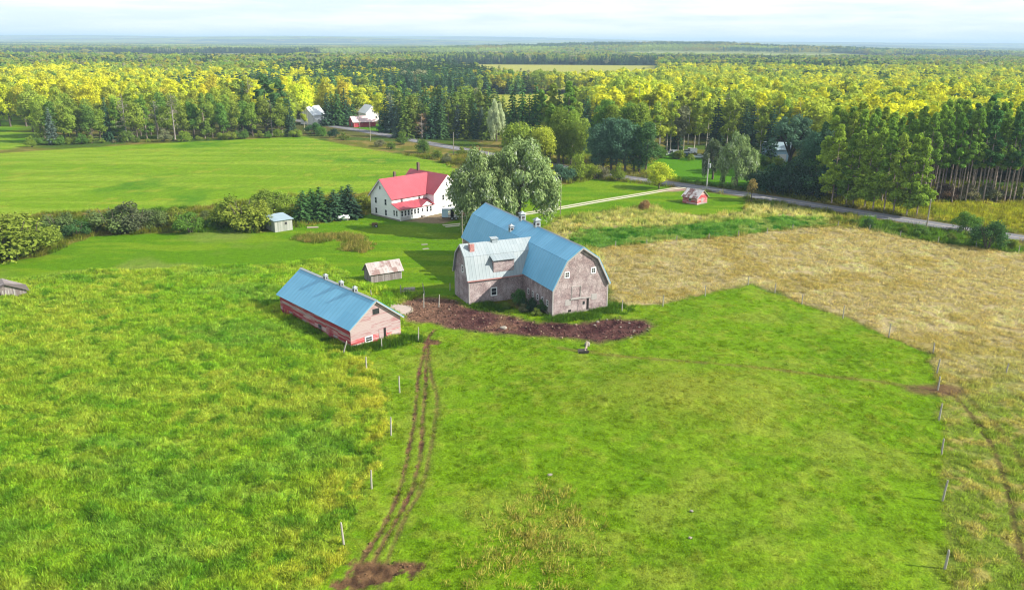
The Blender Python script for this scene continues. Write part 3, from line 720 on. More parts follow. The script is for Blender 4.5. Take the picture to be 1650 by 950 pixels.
def make_red_barn():
    W, L, HE, HR = 8.36, 21.1, 3.1, 6.3
    b = thing('shed', 'long low red livestock shed with blue metal roof and bleached pink gable', 'shed', (-22.44, 102.58, 0), .74)
    # long walls painted red, end wall bleached
    MB().prism([(0, -.2), (W, -.2), (W, HE), (W / 2, HR), (0, HE)], .12, L).build('wall', M_REDWALL, b)
    MB().prism([(0.0, 1.25), (W, 1.25), (W, HE), (W / 2, HR), (0, HE)], 0, .118).build('gable_end', M_PINKWALL, b)
    MB().box(0, W, .012, .118, -.2, 1.248).build('gable_base', M_SHEDRED, b)
    s = (HR - HE) / (W / 2); r = MB(); ov = .4
    for f in (lambda x: x, lambda x: W - x):
        r.slab([(f(-ov), -.4, HE - ov * s + .03), (f(W / 2), -.4, HR + .03), (f(W / 2), L + .4, HR + .03), (f(-ov), L + .4, HE - ov * s + .03)], .08)
    roof = r.build('roof', M_REDROOF, b)
    c = MB()
    for sg in (-1, 1): c.slab([(W / 2 + sg * .28, -.4, HR + .0), (W / 2, -.4, HR + .15), (W / 2, L + .4, HR + .15), (W / 2 + sg * .28, L + .4, HR + .0)], .03)
    c.build('ridge_cap', M_STEEL, roof)
    bargeboards(b, [(-.4, HE - .4 * s), (W / 2, HR), (W + .4, HE - .4 * s)], -.402, .16)
    for v in (13.6, 9.0, 4.4 + .8): ventilator(b, W / 2, v, HR + .05, .55)
    rt = (1, 0, 0)
    window(b, (W / 2 + .1, 0, 4.6), rt, .95, .7, 3, 1, M_DARKMETAL, .06, 'loft_window')
    window(b, (2.9, .012, .75), rt, 1.0, .6, 1, 2, bar=.16)
    board(b, 'door', (5.0, .012, .05), rt, .75, 1.75, M_PINKWALL, -.02, .06); board(b, 'door_opening', (5.6, .012, .05), rt, .4, 1.75, M_DARK, -.02, .035)
    for a in ((6.0, W, -.03, .012, .95, 1.15), (6.0, W, -.03, .012, .35, .5), (0, 2.2, -.025, .012, .1, .3)): MB().box(*a).build('pale_board', M_TRIMWORN, b)
    sd = MB(); sd.box(-.07, 0, .3, L - .3, 1.72, 1.95); sd.build('rail_board', M_PINKWALL, b)
    window(b, (0, 8.6, 1.0), (0, -1, 0), .8, .5, 2, 1, M_GREYBOARD, .08)
    for v, z in ((4.2, .5), (13.5, .4), (17.6, .6)): board(b, 'patch_board', (0, v, z), (0, -1, 0), 1.1, .35, M_PINKWALL, -.02, .03)
    return b
make_red_barn()

def make_house():
    D, HE, HR, U, P, W, HW, PD, PE, PT = 8.3, 5.2, 9.25, 11.0, 2.75, 8.6, 9.4, 2.82, 2.75, 3.78
    b = thing('house', 'white clapboard farmhouse with red metal roof and glazed front porch', 'house', (-29.02, 186.71, 0), .82)
    MB().prism([(0, -.3), (0, HE), (D / 2, HR), (D, HE), (D, -.3)], 0, U + .5, 'x').build('wall', M_HOUSE, b)
    MB().prism([(U, -.3), (U + W, -.3), (U + W, HE + .2), (U + W / 2, HW), (U, HE + .2)], -P, D + 2.5, 'y').build('wing_wall', M_HOUSE, b)
    fnd = MB(); fnd.box(-.05, .0, -PD, D, -.2, .35); fnd.build('foundation', M_CONC, b)
    r = MB(); s = (HR - HE) / (D / 2); ov = .45
    for f in (lambda y: y, lambda y: D - y):
        r.slab([(-.45, f(-ov), HE - ov * s + .03), (U + W / 2 - .5, f(-ov), HE - ov * s + .03), (U + W / 2 - .5, f(D / 2), HR + .03), (-.45, f(D / 2), HR + .03)], .09)
    r.build('roof', M_HOUSEROOF, b)
    s2 = (HW - HE - .2) / (W / 2); w = MB()
    for f in (lambda x: U + x, lambda x: U + W - x):
        w.slab([(f(-ov), -P - .45, HE + .2 - ov * s2 + .035), (f(W / 2), -P - .45, HW + .035), (f(W / 2), D + 2.95, HW + .035), (f(-ov), D + 2.95, HE + .2 - ov * s2 + .035)], .09)
    M_ROOFY = metal_roof('red_steel_roof_wing', (.30, .05, .07), (.33, .058, .08), 'y', .45, 1.0, None, 0, .5, .08)
    w.build('wing_roof', M_ROOFY, b)
    bargeboards(b, [(-ov, HE - ov * s), (D / 2, HR), (D + ov, HE - ov * s)], -.452, .22, 'x', M_WHITE)
    bargeboards(b, [(U - ov, HE + .2 - ov * s2), (U + W / 2, HW), (U + W + ov, HE + .2 - ov * s2)], -P - .452, .22, 'y', M_WHITE)
    # porch
    MB().prism([(-PD, -.2), (-PD, PE), (0, PT), (0, -.2)], .02, U - .005, 'x').build('porch_wall', M_HOUSE, b)
    pr = MB().slab([(-.3, -PD - .35, PE - .1), (U - .01, -PD - .35, PE - .1), (U - .01, .0, PT + .06), (-.3, .0, PT + .06)], .08).build('porch_roof', M_HOUSEROOF, b)
    gx0, gx1, gz = 6.6, 10.4, 3.95
    MB().prism([(gx0, PE - .05), (gx1, PE - .05), ((gx0 + gx1) / 2, gz - .08)], -PD - .25, -.6, 'y').build('porch_gable', M_HOUSE, b)
    g = MB(); m_ = (gx0 + gx1) / 2
    for f in (lambda x: gx0 + x, lambda x: gx1 - x): g.slab([(f(-.3), -PD - .5, PE - .12), (f(m_ - gx0), -PD - .5, gz), (f(m_ - gx0), -.3, gz), (f(-.3), -.3, PE - .12)], .07)
    g.build('porch_gable_roof', M_ROOFY, b)
    rt = (1, 0, 0)
    for i in range(6): window(b, (.75 + i * 1.0, -PD, 1.72), rt, .55, 1.25, 1, 2, bar=.1)
    dr = window(b, (7.2, -PD, 1.4), rt, .8, 1.9, 1, 1, M_WHITE, .1, 'door', pane=False); board(dr, 'door_leaf', (7.2, -PD, .45), rt, .78, 1.88, M_WHITE, -.02, .02); board(dr, 'door_light', (7.2, -PD, 1.35), rt, .42, .8, M_GLASS, -.02, .03)
    window(b, (8.7, -PD, 1.72), rt, .6, 1.3, 1, 2, bar=.1); window(b, (9.8, -PD, 1.72), rt, .6, 1.3, 1, 2, bar=.1)
    lt = (0, -1, 0)
    window(b, (.02, -.75, 1.72), lt, .5, 1.3, 1, 2, bar=.1); window(b, (.02, -1.75, 1.72), lt, .5, 1.3, 1, 2, bar=.1)
    for v, z in ((6.2, 3.9), (2.4, 3.9), (6.2, 1.35), (2.4, 1.35)): window(b, (0, v, z), lt, .7, 1.35, 1, 2, bar=.1)
    window(b, (0, D / 2 + .2, 7.2), lt, .42, .75, 1, 1, bar=.08, name='attic_window')
    window(b, (3.0, 0, 4.3), rt, .7, .95, 1, 2, bar=.1); window(b, (8.6, 0, 4.35), rt, .7, 1.0, 1, 2, bar=.1)
    for u in (3.1, 5.2): window(b, (U + u, -P, 3.9), rt, .75 if u < 4 else 1.1, 1.3, 1, 2, bar=.12)
    for u in (3.1, 5.2): window(b, (U + u, -P, 1.2), rt, .75 if u < 4 else 1.3, 1.1, 2, 2, bar=.12)
    window(b, (U + W / 2, -P, 7.1), rt, .5, .8, 1, 2, bar=.1, name='attic_window')
    MB().box(4.6, 5.1, D / 2 + .3, D / 2 + .8, 8.4, 10.5).build('chimney', plain('sooty_brick', (.12, .085, .07), .9, .3, 5), b)
    MB().box(U + W / 2 - .3, U + W / 2 + .25, D - .6, D, 8.6, 11.4).build('chimney', plain('sooty_brick_tall', (.12, .085, .07), .9, .3, 5), b)
    st = MB()
    for i in range(3): st.box(6.7, 7.7, -PD - .3 * (i + 1), -PD - .3 * i - .003 * (i > 0), -.1, .45 - .15 * i)
    st.build('step', M_CONC, b)
    rl = MB()
    for i in range(12): rl.box(.1 + i * .25, .16 + i * .25, -PD - .5, -PD - .44, 0, .85)
    rl.box(.05, 2.95, -PD - .52, -PD - .42, .85, .93); rl.build('railing', M_TRIMWORN, b)
    return b
make_house()

# ---- small sheds
def grey_shed():
    b = thing('shed', 'small pale grey shed with a low light blue tin roof by the hedge', 'shed', (-53.23, 172.39, 0), .72)
    W, D = 4.25, 4.78
    MB().prism([(0, -.1), (0, 2.55), (D, 3.0), (D, -.1)], 0, W, 'x').build('wall', M_PALEGREY, b)
    MB().slab([(-.3, -.35, 2.55), (W + .3, -.35, 2.55), (W + .3, D + .35, 3.1), (-.3, D + .35, 3.1)], .08).build('roof', M_PALEROOF, b)
    window(b, (2.7, 0, 1.75), (1, 0, 0), .5, .45, 1, 1, M_GREYBOARD, .07)
    window(b, (0, 2.6, 1.6), (0, -1, 0), .5, .8, 1, 2, bar=.08)
grey_shed()

def rusty_shed():
    b = thing('shed', 'small grey board shed with rust patched tin roof in tall weeds', 'shed', (-25.08, 134.11, 0), .55)
    L, W, HE, HR = 5.9, 3.3, 1.7, 3.2
    MB().prism([(0, -.1), (0, HE), (W / 2, HR), (W, HE), (W, -.1)], 0, L, 'x').build('wall', M_GREYBOARD, b)
    s = (HR - HE) / (W / 2); r = MB()
    for f in (lambda y: y, lambda y: W - y): r.slab([(-.35, f(-.3), HE - .3 * s + .03), (L + .35, f(-.3), HE - .3 * s + .03), (L + .35, f(W / 2), HR + .03), (-.35, f(W / 2), HR + .03)], .06)
    r.build('roof', M_RUSTROOF, b)
    board(b, 'door', (3.0, 0, 0), (1, 0, 0), .9, 1.4, M_GREYBOARD, -.02, .04)
    board(b, 'corner_board', (L - .1, 0, 0), (1, 0, 0), .16, HE - .15, M_TRIMWORN, -.02, .05)
rusty_shed()

def road_shed():
    b = thing('shed', 'tiny red shed with patchy tin roof on the mown lawn by the road', 'shed', (49.12, 207.16, 0), .74)
    W, L, HE, HR = 4.6, 4.7, 1.9, 3.65
    gable_shell(b, W, L, HE, HR, M_SHEDRED, M_PATCHROOF, .35, .35, .07)
    board(b, 'door', (2.3, 0, 0.1), (1, 0, 0), 1.1, 1.7, M_PINKWALL, -.02, .05)
    window(b, (0, 2.3, 1.1), (0, -1, 0), .6, .5, 2, 1, M_TRIMWORN, .08)
    MB().box(-.06, W + .06, -.06, -.001, -.1, .25).build('sill_beam', M_CONC, b)
road_shed()

def ruined_shed():
    x, y = spot(-14, 484)
    b = thing('shed', 'collapsing grey board shed with sunken roof sitting in tall meadow grass', 'shed', (x, y, 0), .66)
    W, L = 5.2, 4.6
    MB().prism([(0, -.1), (W, -.1), (W - .1, .9), (W / 2 - .3, 2.3), (.1, 1.5)], 0, L, 'y').build('wall', M_GREYBOARD, b)
    r = MB(); r.slab([(-.4, -.4, 1.05), (W / 2 - .3, -.4, 2.35), (W / 2 - .3, L, 1.9), (-.4, L, .9)], .06); r.slab([(W + .35, -.3, .75), (W / 2 - .3, -.4, 2.34), (W / 2 - .3, L, 1.89), (W + .35, L, .6)], .06)
    r.build('roof', plain('weathered_board_roof', (.10, .085, .08), .9, .4, 3), b)
    board(b, 'door_opening', (1.2, 0, .1), (1, 0, 0), .5, 1.1, M_DARK, -.02, .03)
    for u in (.5, .9, 1.7, 2.1, 2.5, 3.3): MB().box(u, u + .16, -.05, -.005, 0, 1.35).build('loose_board', M_TRIMWORN, b)
ruined_shed()

M_FARRED = board_mat('far_red_boards', (.36, .045, .06), (.42, .2, .2), .1, .3, False, (.16, .05, .05), .3)
def far_farm():
    b = thing('barn', 'far red barn with pale pink roof beside the country road', 'barn', (-79.44, 399.28, 0), .5)
    L, W, HE, HR = 11.4, 7.5, 2.6, 5.0
    MB().prism([(0, -.1), (0, HE), (W / 2, HR), (W, HE), (W, -.1)], 0, L, 'x').build('wall', M_FARRED, b)
    s = (HR - HE) / (W / 2); r = MB()
    for f in (lambda y: y, lambda y: W - y): r.slab([(-.6, f(-.5), HE - .5 * s + .03), (L + .6, f(-.5), HE - .5 * s + .03), (L + .6, f(W / 2), HR + .03), (-.6, f(W / 2), HR + .03)], .1)
    r.build('roof', plain('faded_pink_roof', (.55, .40, .40), .7, .12, .5), b)
    board(b, 'door', (0, 3.2, 0), (0, -1, 0), 2.2, 2.2, M_GREYBOARD, -.02, .05); board(b, 'door', (8.2, 0, 0), (1, 0, 0), 2.2, 2.1, M_FARRED, -.02, .06)
    x, y = spot(596, 197)
    h = thing('house', 'distant white gabled house behind the far red barn', 'house', (x - 3, y + 6, 0), .55)
    gable_shell(h, 8, 11, 4.2, 8.0, M_HOUSE, plain('white_steel_roof', (.72, .74, .77), .5, .05, 1), .4, .4)
    window(h, (4, 0, 5.2), (1, 0, 0), .7, 1.1, 1, 2); window(h, (2.2, 0, 1.8), (1, 0, 0), .8, 1.3, 1, 2); window(h, (5.8, 0, 1.8), (1, 0, 0), .8, 1.3, 1, 2)
    x, y = spot(503, 204)
    g = thing('house', 'distant white house half hidden by dark spruces left of the far barn', 'house', (x - 1.5, y + 8, 0), 1.1)
    L, W, HE, HR = 9.5, 8, 5, 9
    MB().prism([(0, -.1), (0, HE), (W / 2, HR), (W, HE), (W, -.1)], 0, L, 'x').build('wall', M_HOUSE, g)
    r = MB(); s = (HR - HE) / (W / 2)
    for f in (lambda y: y, lambda y: W - y): r.slab([(-.4, f(-.5), HE - .5 * s + .03), (L + .4, f(-.5), HE - .5 * s + .03), (L + .4, f(W / 2), HR + .03), (-.4, f(W / 2), HR + .03)], .1)
    r.build('roof', plain('pale_steel_roof', (.66, .70, .76), .5, .05, 1), g)
    for u in (2.2, 6.8): window(g, (u, 0, 2.0), (1, 0, 0), .9, 1.4, 1, 2)
    MB().prism([(-3, -.1), (-3, 2.4), (0, 3.4), (0, -.1)], .5, L - .5, 'x').build('porch', M_HOUSE, g)
    x, y = spot(1252, 284)
    p = thing('building', 'pale blue metal building behind the dark vase shaped tree', 'building', (x + 5.5, y + 32, 0), -.15)
    L, W, HE, HR = 9, 8, 4.6, 6.8
    bl = board_mat('pale_blue_siding', (.34, .52, .66), (.42, .58, .70), .4, .3, False, (.3, .4, .5), .1)
    MB().prism([(0, -.1), (0, HE), (W / 2, HR), (W, HE), (W, -.1)], 0, L, 'x').build('wall', bl, p)
    r = MB(); s = (HR - HE) / (W / 2)
    for f in (lambda y: y, lambda y: W - y): r.slab([(-.4, f(-.4), HE - .4 * s + .03), (L + .4, f(-.4), HE - .4 * s + .03), (L + .4, f(W / 2), HR + .03), (-.4, f(W / 2), HR + .03)], .1)
    r.build('roof', M_PALEROOF, p); board(p, 'door', (6, 0, 0), (1, 0, 0), 3, 3, M_WHITE, -.02, .06)
far_farm()

# ------------------------------------------------------------------ vehicles
def wheel(parent, x, y, r, w=.22, name='wheel'):
    m = MB().tube([(x, y - w / 2, r), (x, y + w / 2, r)], [r, r], 16)
    t = m.build(name, M_RUBBER, parent)
    MB().tube([(x, y - w / 2 - .012, r), (x, y + w / 2 + .012, r)], [r * .55] * 2, 12).build('rim', M_STEEL, t)
    return t

def car(label, px, py, rz, paint, kind='car'):
    x, y = spot(px, py)
    c = thing('parked_car' if kind != 'truck' else 'pickup_truck', label, 'car' if kind == 'car' else ('van' if kind == 'van' else 'truck'), (x, y, 0), rz, 'vehicles parked on the lawn across the road')
    L, W = (4.6, 1.8) if kind == 'car' else (5.3, 1.95)
    body = [(-L / 2, .35), (L / 2, .35), (L / 2, .75), (L / 2 - .15, .95), (L * .22, 1.02), (-L / 2 + .05, 1.05)]
    pm = plain('car_paint_' + label.split()[0], paint, .25, .05); pm.node_tree.nodes['Principled BSDF'].inputs['Coat Weight'].default_value = .5
    MB().prism(body, -W / 2, W / 2).build('body', pm, c)
    if kind == 'car': cab, rf = [(-L * .36, 1.0), (L * .22, 1.0), (L * .08, 1.42), (-L * .27, 1.42)], (-L * .27, L * .08, 1.42)
    elif kind == 'van': cab, rf = [(-L / 2 + .1, 1.0), (L * .3, 1.0), (L * .17, 1.95), (-L / 2 + .15, 1.95)], (-L / 2 + .15, L * .17, 1.95)
    else: cab, rf = [(-L * .08, 1.0), (L * .24, 1.0), (L * .14, 1.72), (-L * .05, 1.72)], (-L * .05, L * .14, 1.72)
    MB().prism(cab, -W / 2 + .12, W / 2 - .12).build('cab_glass', M_GLASS, c)
    MB().box(rf[0] - .03, rf[1] + .03, -W / 2 + .1, W / 2 - .1, rf[2], rf[2] + .06).build('roof', pm, c)
    if kind == 'van': MB().box(-L / 2 + .08, L * .02, -W / 2 + .1, W / 2 - .1, 1.0, 1.93).build('side_panel', pm, c)
    if kind == 'truck':
        m = MB(); m.box(-L / 2 + .1, -L * .1, -W / 2 + .02, -W / 2 + .1, 1.0, 1.28); m.box(-L / 2 + .1, -L * .1, W / 2 - .1, W / 2 - .02, 1.0, 1.28); m.box(-L / 2 + .06, -L / 2 + .14, -W / 2 + .02, W / 2 - .02, 1.0, 1.28); m.build('truck_bed', pm, c)
    for sx in (-1, 1):
        for sy in (-1, 1): wheel(c, sx * L * .31, sy * (W / 2 - .1), .34)
    for sy in (-1, 1):
        MB().box(L / 2 - .02, L / 2 + .03, sy * W * .36 - .16, sy * W * .36 + .16, .62, .76).build('headlight', M_WHITE, c)
    return c
car('white long van parked first in the row beyond the road', 1083, 250.5, 3.3, (.75, .77, .8), 'van')
car('dark blue pickup parked between white vans beyond the road', 1097, 252, 2.9, (.03, .06, .11), 'truck')
car('silver sedan parked nose out behind the dark blue pickup', 1105, 247.5, 2.6, (.5, .56, .6), 'car')
car('white tall van parked behind the others near the willow', 1112, 247, 3.0, (.75, .78, .8), 'van')
car('pale grey sedan parked in willow shade beyond the road', 1124, 255, 3.1, (.55, .6, .65), 'car')

def stock_trailer():
    x, y = spot(732, 353)
    t = thing('livestock_trailer', 'white slatted livestock trailer parked beside the farmhouse', 'trailer', (x, y, 0), .12)
    L, W, z0, z1 = 6.0, 2.1, .75, 2.7
    m = MB(); m.box(-L / 2, -L / 2 + 1.5, -W / 2, W / 2, z0, z1 - .05); m.build('front_box', plain('pale_blue_paint', (.4, .55, .66), .5, .1), t)
    b = MB()
    for z in (z0, z0 + .5, z0 + 1.0, z1 - .28): b.box(-L / 2 + 1.5, L / 2, -W / 2 - .03, -W / 2 + .03, z, z + .26); b.box(-L / 2 + 1.5, L / 2, W / 2 - .03, W / 2 + .03, z, z + .26)
    for u in (2.7, 4.4, 5.94): b.box(-L / 2 + u - .1, -L / 2 + u + .05, -W / 2 - .04, -W / 2 + .045, z0, z1 - .02); b.box(-L / 2 + u - .1, -L / 2 + u + .05, W / 2 - .045, W / 2 + .04, z0, z1 - .02)
    b.build('slatted_side', M_WHITE, t)
    MB().box(-L / 2 + 1.5, L / 2, -W / 2 + .05, W / 2 - .05, z0 + .02, z0 + .1).build('floor_deck', M_DARKMETAL, t)
    MB().box(-L / 2 + 2.05, -L / 2 + 2.9, -W / 2 - .045, -W / 2 - .032, z0 + .03, z1 - .1).build('side_door', M_DARK, t)
    MB().slab([(-L / 2 - .05, -W / 2 - .06, z1), (L / 2 * .1, -W / 2 - .06, z1), (L / 2 * .1, W / 2 + .06, z1 + .02), (-L / 2 - .05, W / 2 + .06, z1 + .02)], .06).build('roof', M_WHITE, t)
    MB().box(-L / 2, L / 2, -W / 2 + .2, W / 2 - .2, .5, .74).build('chassis', M_DARKMETAL, t)
    for u in (-.6, .4):
        for sy in (-1, 1): wheel(t, u, sy * (W / 2 + .02), .4)
    MB().tube([(-L / 2, 0, .6), (-L / 2 - 1.3, 0, .5)], [.07, .06], 6).build('tow_bar', M_DARKMETAL, t)
    x, y = spot(752, 354)
    w = thing('farm_wagon', 'small red farm wagon next to the livestock trailer', 'wagon', (x + .5, y + 1, 0), .3)
    MB().box(-1.6, 1.6, -.8, .8, .7, .8).build('deck', M_DARKMETAL, w)
    rp = plain('dull_red_paint', (.32, .1, .1), .7, .2)
    for a in ((-1.6, 1.6, -.82, -.76, .8, 1.5), (-1.6, 1.6, .76, .82, .8, 1.5), (-1.64, -1.58, -.8, .8, .8, 1.5)): MB().box(*a).build('side_board', rp, w)
    for u in (-1, 1):
        for sy in (-1, 1): wheel(w, u, sy * .8, .36, .18)
stock_trailer()

# ------------------------------------------------------------------ poles and posts
def utility_pole(label, px, py, ty, tx=None, transformer=False, r=.15, arm=False, mat=None):
    x, y = spot(px, py); h = height_at(px, py, tx or px, ty)
    p = thing('utility_pole', label, 'pole', (x, y, 0))
    MB().tube([(0, 0, -.2), (0, 0, h * .5), (0, 0, h)], [r, r * .88, r * .72], 10).build('shaft', mat or M_POLE, p)
    i = MB()
    if arm:
        MB().box(-1.0, 1.0, -.06, .06, h - .7, h - .56).build('crossarm', M_POLE, p)
        for u in (-.9, .9): i.tube([(u, 0, h - .56), (u, 0, h - .34)], [.05, .035], 6)
    i.tube([(0, 0, h), (0, 0, h + .22)], [.06, .04], 6); i.build('insulator', M_WHITE, p)
    if transformer:
        MB().tube([(.42, -.1, h - 2.6), (.42, -.1, h - 2.5), (.42, -.1, h - 1.45), (.42, -.1, h - 1.35)], [.26, .32, .32, .22], 12).build('transformer', M_STEEL, p)
        MB().box(.1, .2, -.12, -.06, h - 2.3, h - 1.6).build('bracket', M_DARKMETAL, p)
    return p
utility_pole('pale utility pole with transformer can beside the tiny red shed', 1138, 308, 256, transformer=True, r=.2, mat=plain('pale_pole', (.34, .34, .33), .8, .1))
utility_pole('leaning bare utility pole at the edge of the tan field', 1491, 376, 322, 1497, r=.17)
utility_pole('thin pole standing at the left end of the front lawn', 903, 345, 288, 905, r=.11)
utility_pole('thin pole behind the silver roofed barn wing', 745, 394, 341, r=.11)
utility_pole('roadside pole in front of the far red barn', 597, 227, 196, r=.16)
utility_pole('roadside pole in brush behind the large silver tree', 731, 249, 214, r=.16)
utility_pole('roadside pole beside the distant white house', 496, 203, 171, r=.16)
utility_pole('roadside pole below the dark pines behind the silver tree', 898, 263, 236, r=.16)
utility_pole('slim pole standing right in front of far red barn', 580, 210, 174, r=.14)

def post_mesh(seed):
    rn = random.Random(seed); k = 8
    m = MB(); r = .09
    m.tube([(0, 0, -.35), (rn.uniform(-.02, .02), rn.uniform(-.02, .02), .9), (rn.uniform(-.03, .03), 0, 1.85), (rn.uniform(-.03, .03), .01, 2.0)], [r, r * rn.uniform(.9, 1), r * rn.uniform(.8, .95), r * .6], k)
    return m.mesh('fence_post', M_POST)
POSTS = [post_mesh(i) for i in range(4)]
def post(px, py, ty, label, group, tilt=0.0, thick=1.0):
    x, y = spot(px, py); h = height_at(px, py, px, ty)
    o = new_obj('fence_post', random.choice(POSTS)); o.location = (x, y, 0)
    h = max(1.2, min(2.6, h)); o.scale = (thick, thick, h / 2.0)
    o.rotation_euler = (random.uniform(-.05, .05), tilt + random.uniform(-.04, .04), random.uniform(0, 6))
    if tilt: o.rotation_euler.z = 0
    return tag(o, label, 'fence post', group)
ORD = ['first', 'second', 'third', 'fourth', 'fifth', 'sixth', 'seventh', 'eighth', 'ninth', 'tenth', 'eleventh', 'twelfth', 'thirteenth', 'fourteenth', 'fifteenth', 'sixteenth', 'seventeenth', 'eighteenth', 'nineteenth', 'twentieth',
       'twenty-first', 'twenty-second', 'twenty-third', 'twenty-fourth', 'twenty-fifth', 'twenty-sixth', 'twenty-seventh', 'twenty-eighth', 'twenty-ninth', 'thirtieth', 'thirty-first', 'thirty-second', 'thirty-third', 'thirty-fourth', 'thirty-fifth', 'thirty-sixth', 'thirty-seventh', 'thirty-eighth', 'thirty-ninth', 'fortieth']
east = [(1522, 917, 884), (1519, 806, 773), (1517, 733, 706), (1513, 677, 650), (1511, 628, 606), (1509.5, 602, 578), (1503, 569, 552)]
for i, (a, b, c) in enumerate(east): post(a, b, c, f'grey wooden fence post, {ORD[i]} up from the picture bottom along the right pasture fence', 'posts of the right pasture fence', .0, 1.15)
north = [(1432, 544, 521), (1358, 513, 492), (1292, 490, 474), (1248, 473, 456), (1205, 460, 444), (1136, 477, 460), (1068, 493, 475), (1002, 501, 483)]
for i, (a, b, c) in enumerate(north): post(a, b, c, f'weathered fence post, {ORD[i]} from the right where tan field meets pasture', 'posts between pasture and tan field')
post(1621, 602, 585, 'lone grey post standing out in the tan field at right', 'posts of the right pasture fence')
west = [(554, 877, 840), (599, 788, 756), (630, 701, 671), (644, 632, 606), (591, 599, 575)]
for i, (a, b, c) in enumerate(west): post(a, b, c, f'grey fence post, {ORD[i]} up from the bottom beside the tall meadow grass', 'posts along the meadow edge', 0, 1.1)
post(553, 571, 548, 'pale leaning post at the near corner of the red shed', 'posts around the farmyard', .25, 1.1)
post(615, 561, 545, 'pale post in front of the pink gable of the red shed', 'posts around the farmyard')
post(674, 550, 527, 'pale post beside the ruts right of the red shed', 'posts around the farmyard')
post(683, 496, 473, 'upright pale post at the left rim of the mud', 'posts around the farmyard'); post(684, 474, 456, 'slanted pale post behind the left rim of the mud', 'posts around the farmyard', -.12)
post(707, 495, 474, 'pale post in the mud nearest the silver roofed wing', 'posts around the farmyard', .1); post(646, 475, 459, 'pale post in weeds below the rusty roofed shed', 'posts around the farmyard')
post(598, 478, 467, 'short post in weeds behind the blue shed roof', 'posts around the farmyard'); post(725, 468, 456, 'short post on the shaded lawn behind the wing', 'posts around the farmyard')
post(750, 484, 467, 'pale post against the shaded end of the silver roofed wing', 'posts around the farmyard', .06); post(756, 487, 473, 'leaning pale post at the front corner of the silver roofed wing', 'posts around the farmyard', .3)
roadf = [(992, 397, 388), (1042, 394, 385), (1090, 388, 379), (1142, 386, 376), (1190, 382, 371), (1236, 376, 367), (1277, 370, 361), (1350, 366, 356), (1401, 371, 362), (1450, 382, 372), (1511, 392, 381), (1572, 399, 388), (1641, 408, 395)]
for i, (a, b, c) in enumerate(roadf): post(a, b, c, f'thin pale post, {ORD[i]} from the left along the far edge of the tan field', 'posts along the far edge of the tan field', 0, .9)
for i, (a, b) in enumerate([(1166, 298), (1172, 299), (1179, 299.5)]): post(a, b, b - 6, f'small white marker post, {ORD[i]} from the left under the willow across the road', 'white marker posts', 0, .8)

# ------------------------------------------------------------------ small yard things
def lump_stone(label, px, py, s, flat=.6, mat=None, group='pale stones lying in the pasture'):
    rn = np.random.default_rng(int(px * 7 + py)); import bmesh
    bm = bmesh.new(); bmesh.ops.create_icosphere(bm, subdivisions=2, radius=1)
    for v in bm.verts: v.co *= rn.uniform(.82, 1.15)
    me = bpy.data.meshes.new('stone'); bm.to_mesh(me); bm.free(); me.materials.append(mat or M_STONE)
    o = new_obj('stone', me); x, y = spot(px, py); o.location = (x, y, s * flat * .4); o.scale = (s, s * .8, s * flat); o.rotation_euler = (0, 0, rn.uniform(0, 6))
    return tag(o, label, 'stone', group)
lump_stone('white stone lying alone in the middle of the pasture', 886, 765, .3, .35)
lump_stone('pale stone low in the pasture, right of the yellow tussocks', 1112, 866, .2, .45)
lump_stone('small tan stone in the pasture above the other pale stone', 1114, 823, .2, .45)
lump_stone('pale stone bedded at the left end of the dark mud', 811, 529, .55, .5)
lump_stone('pale stone on the grass just below the mud', 946, 556, .5, .8)
for i, (a, b, s) in enumerate([(963, 519, .5), (958, 524, .35), (1000, 527, .3), (1014, 521, .35), (1030, 527, .3), (1043, 531, .28), (996, 516, .25), (1022, 533, .3), (978, 515, .3), (1017, 545, .5)]):
    lump_stone('pale stone among the rubble at the right end of the mud', a, b, s * .62, .5, group='rubble at the right end of the mud')

def prop_tank():
    x, y = spot(554, 355); t = thing('propane_tank', 'white propane tank lying by the dark spruces left of the house', 'tank', (x, y, 0), .35)
    zs = [-1.5, -1.42, -1.2, 1.2, 1.42, 1.5]; MB().tube([(z, 0, .75) for z in zs], [.05, .3, .5, .5, .3, .05], 14).build('vessel', M_WHITE, t)
    for u in (-.9, .9): MB().box(u - .12, u + .12, -.4, .4, 0, .4).build('saddle', M_CONC, t)
    MB().tube([(0, 0, 1.2), (0, 0, 1.45)], [.16, .16], 8).build('dome_cap', M_WHITE, t)
prop_tank()
def stump():
    x, y = spot(604, 366); t = thing('wooden_barrow', 'brown wooden garden cart standing on the lawn left of the house', 'cart', (x, y, 0), .3)
    wd = plain('brown_timber', (.14, .09, .05), .9, .3, 5)
    m = MB(); m.box(-.6, .6, -.4, .4, .45, .55); m.box(-.6, .6, -.42, -.36, .55, 1.0); m.box(-.6, .6, .36, .42, .55, 1.0); m.box(-.64, -.58, -.4, .4, .55, 1.05); m.box(.58, .64, -.4, .4, .55, .95); m.build('box', wd, t)
    for sy in (-1, 1): wheel(t, .25, sy * .5, .38, .1)
    MB().box(-.55, -.47, -.35, -.27, 0, .45).build('leg', wd, t); MB().box(-.55, -.47, .27, .35, 0, .45).build('leg', wd, t)
    MB().tube([(-.6, -.3, .6), (-1.3, -.3, .85)], [.035, .03], 6).build('handle', wd, t); MB().tube([(-.6, .3, .6), (-1.3, .3, .85)], [.035, .03], 6).build('handle', wd, t)
stump()
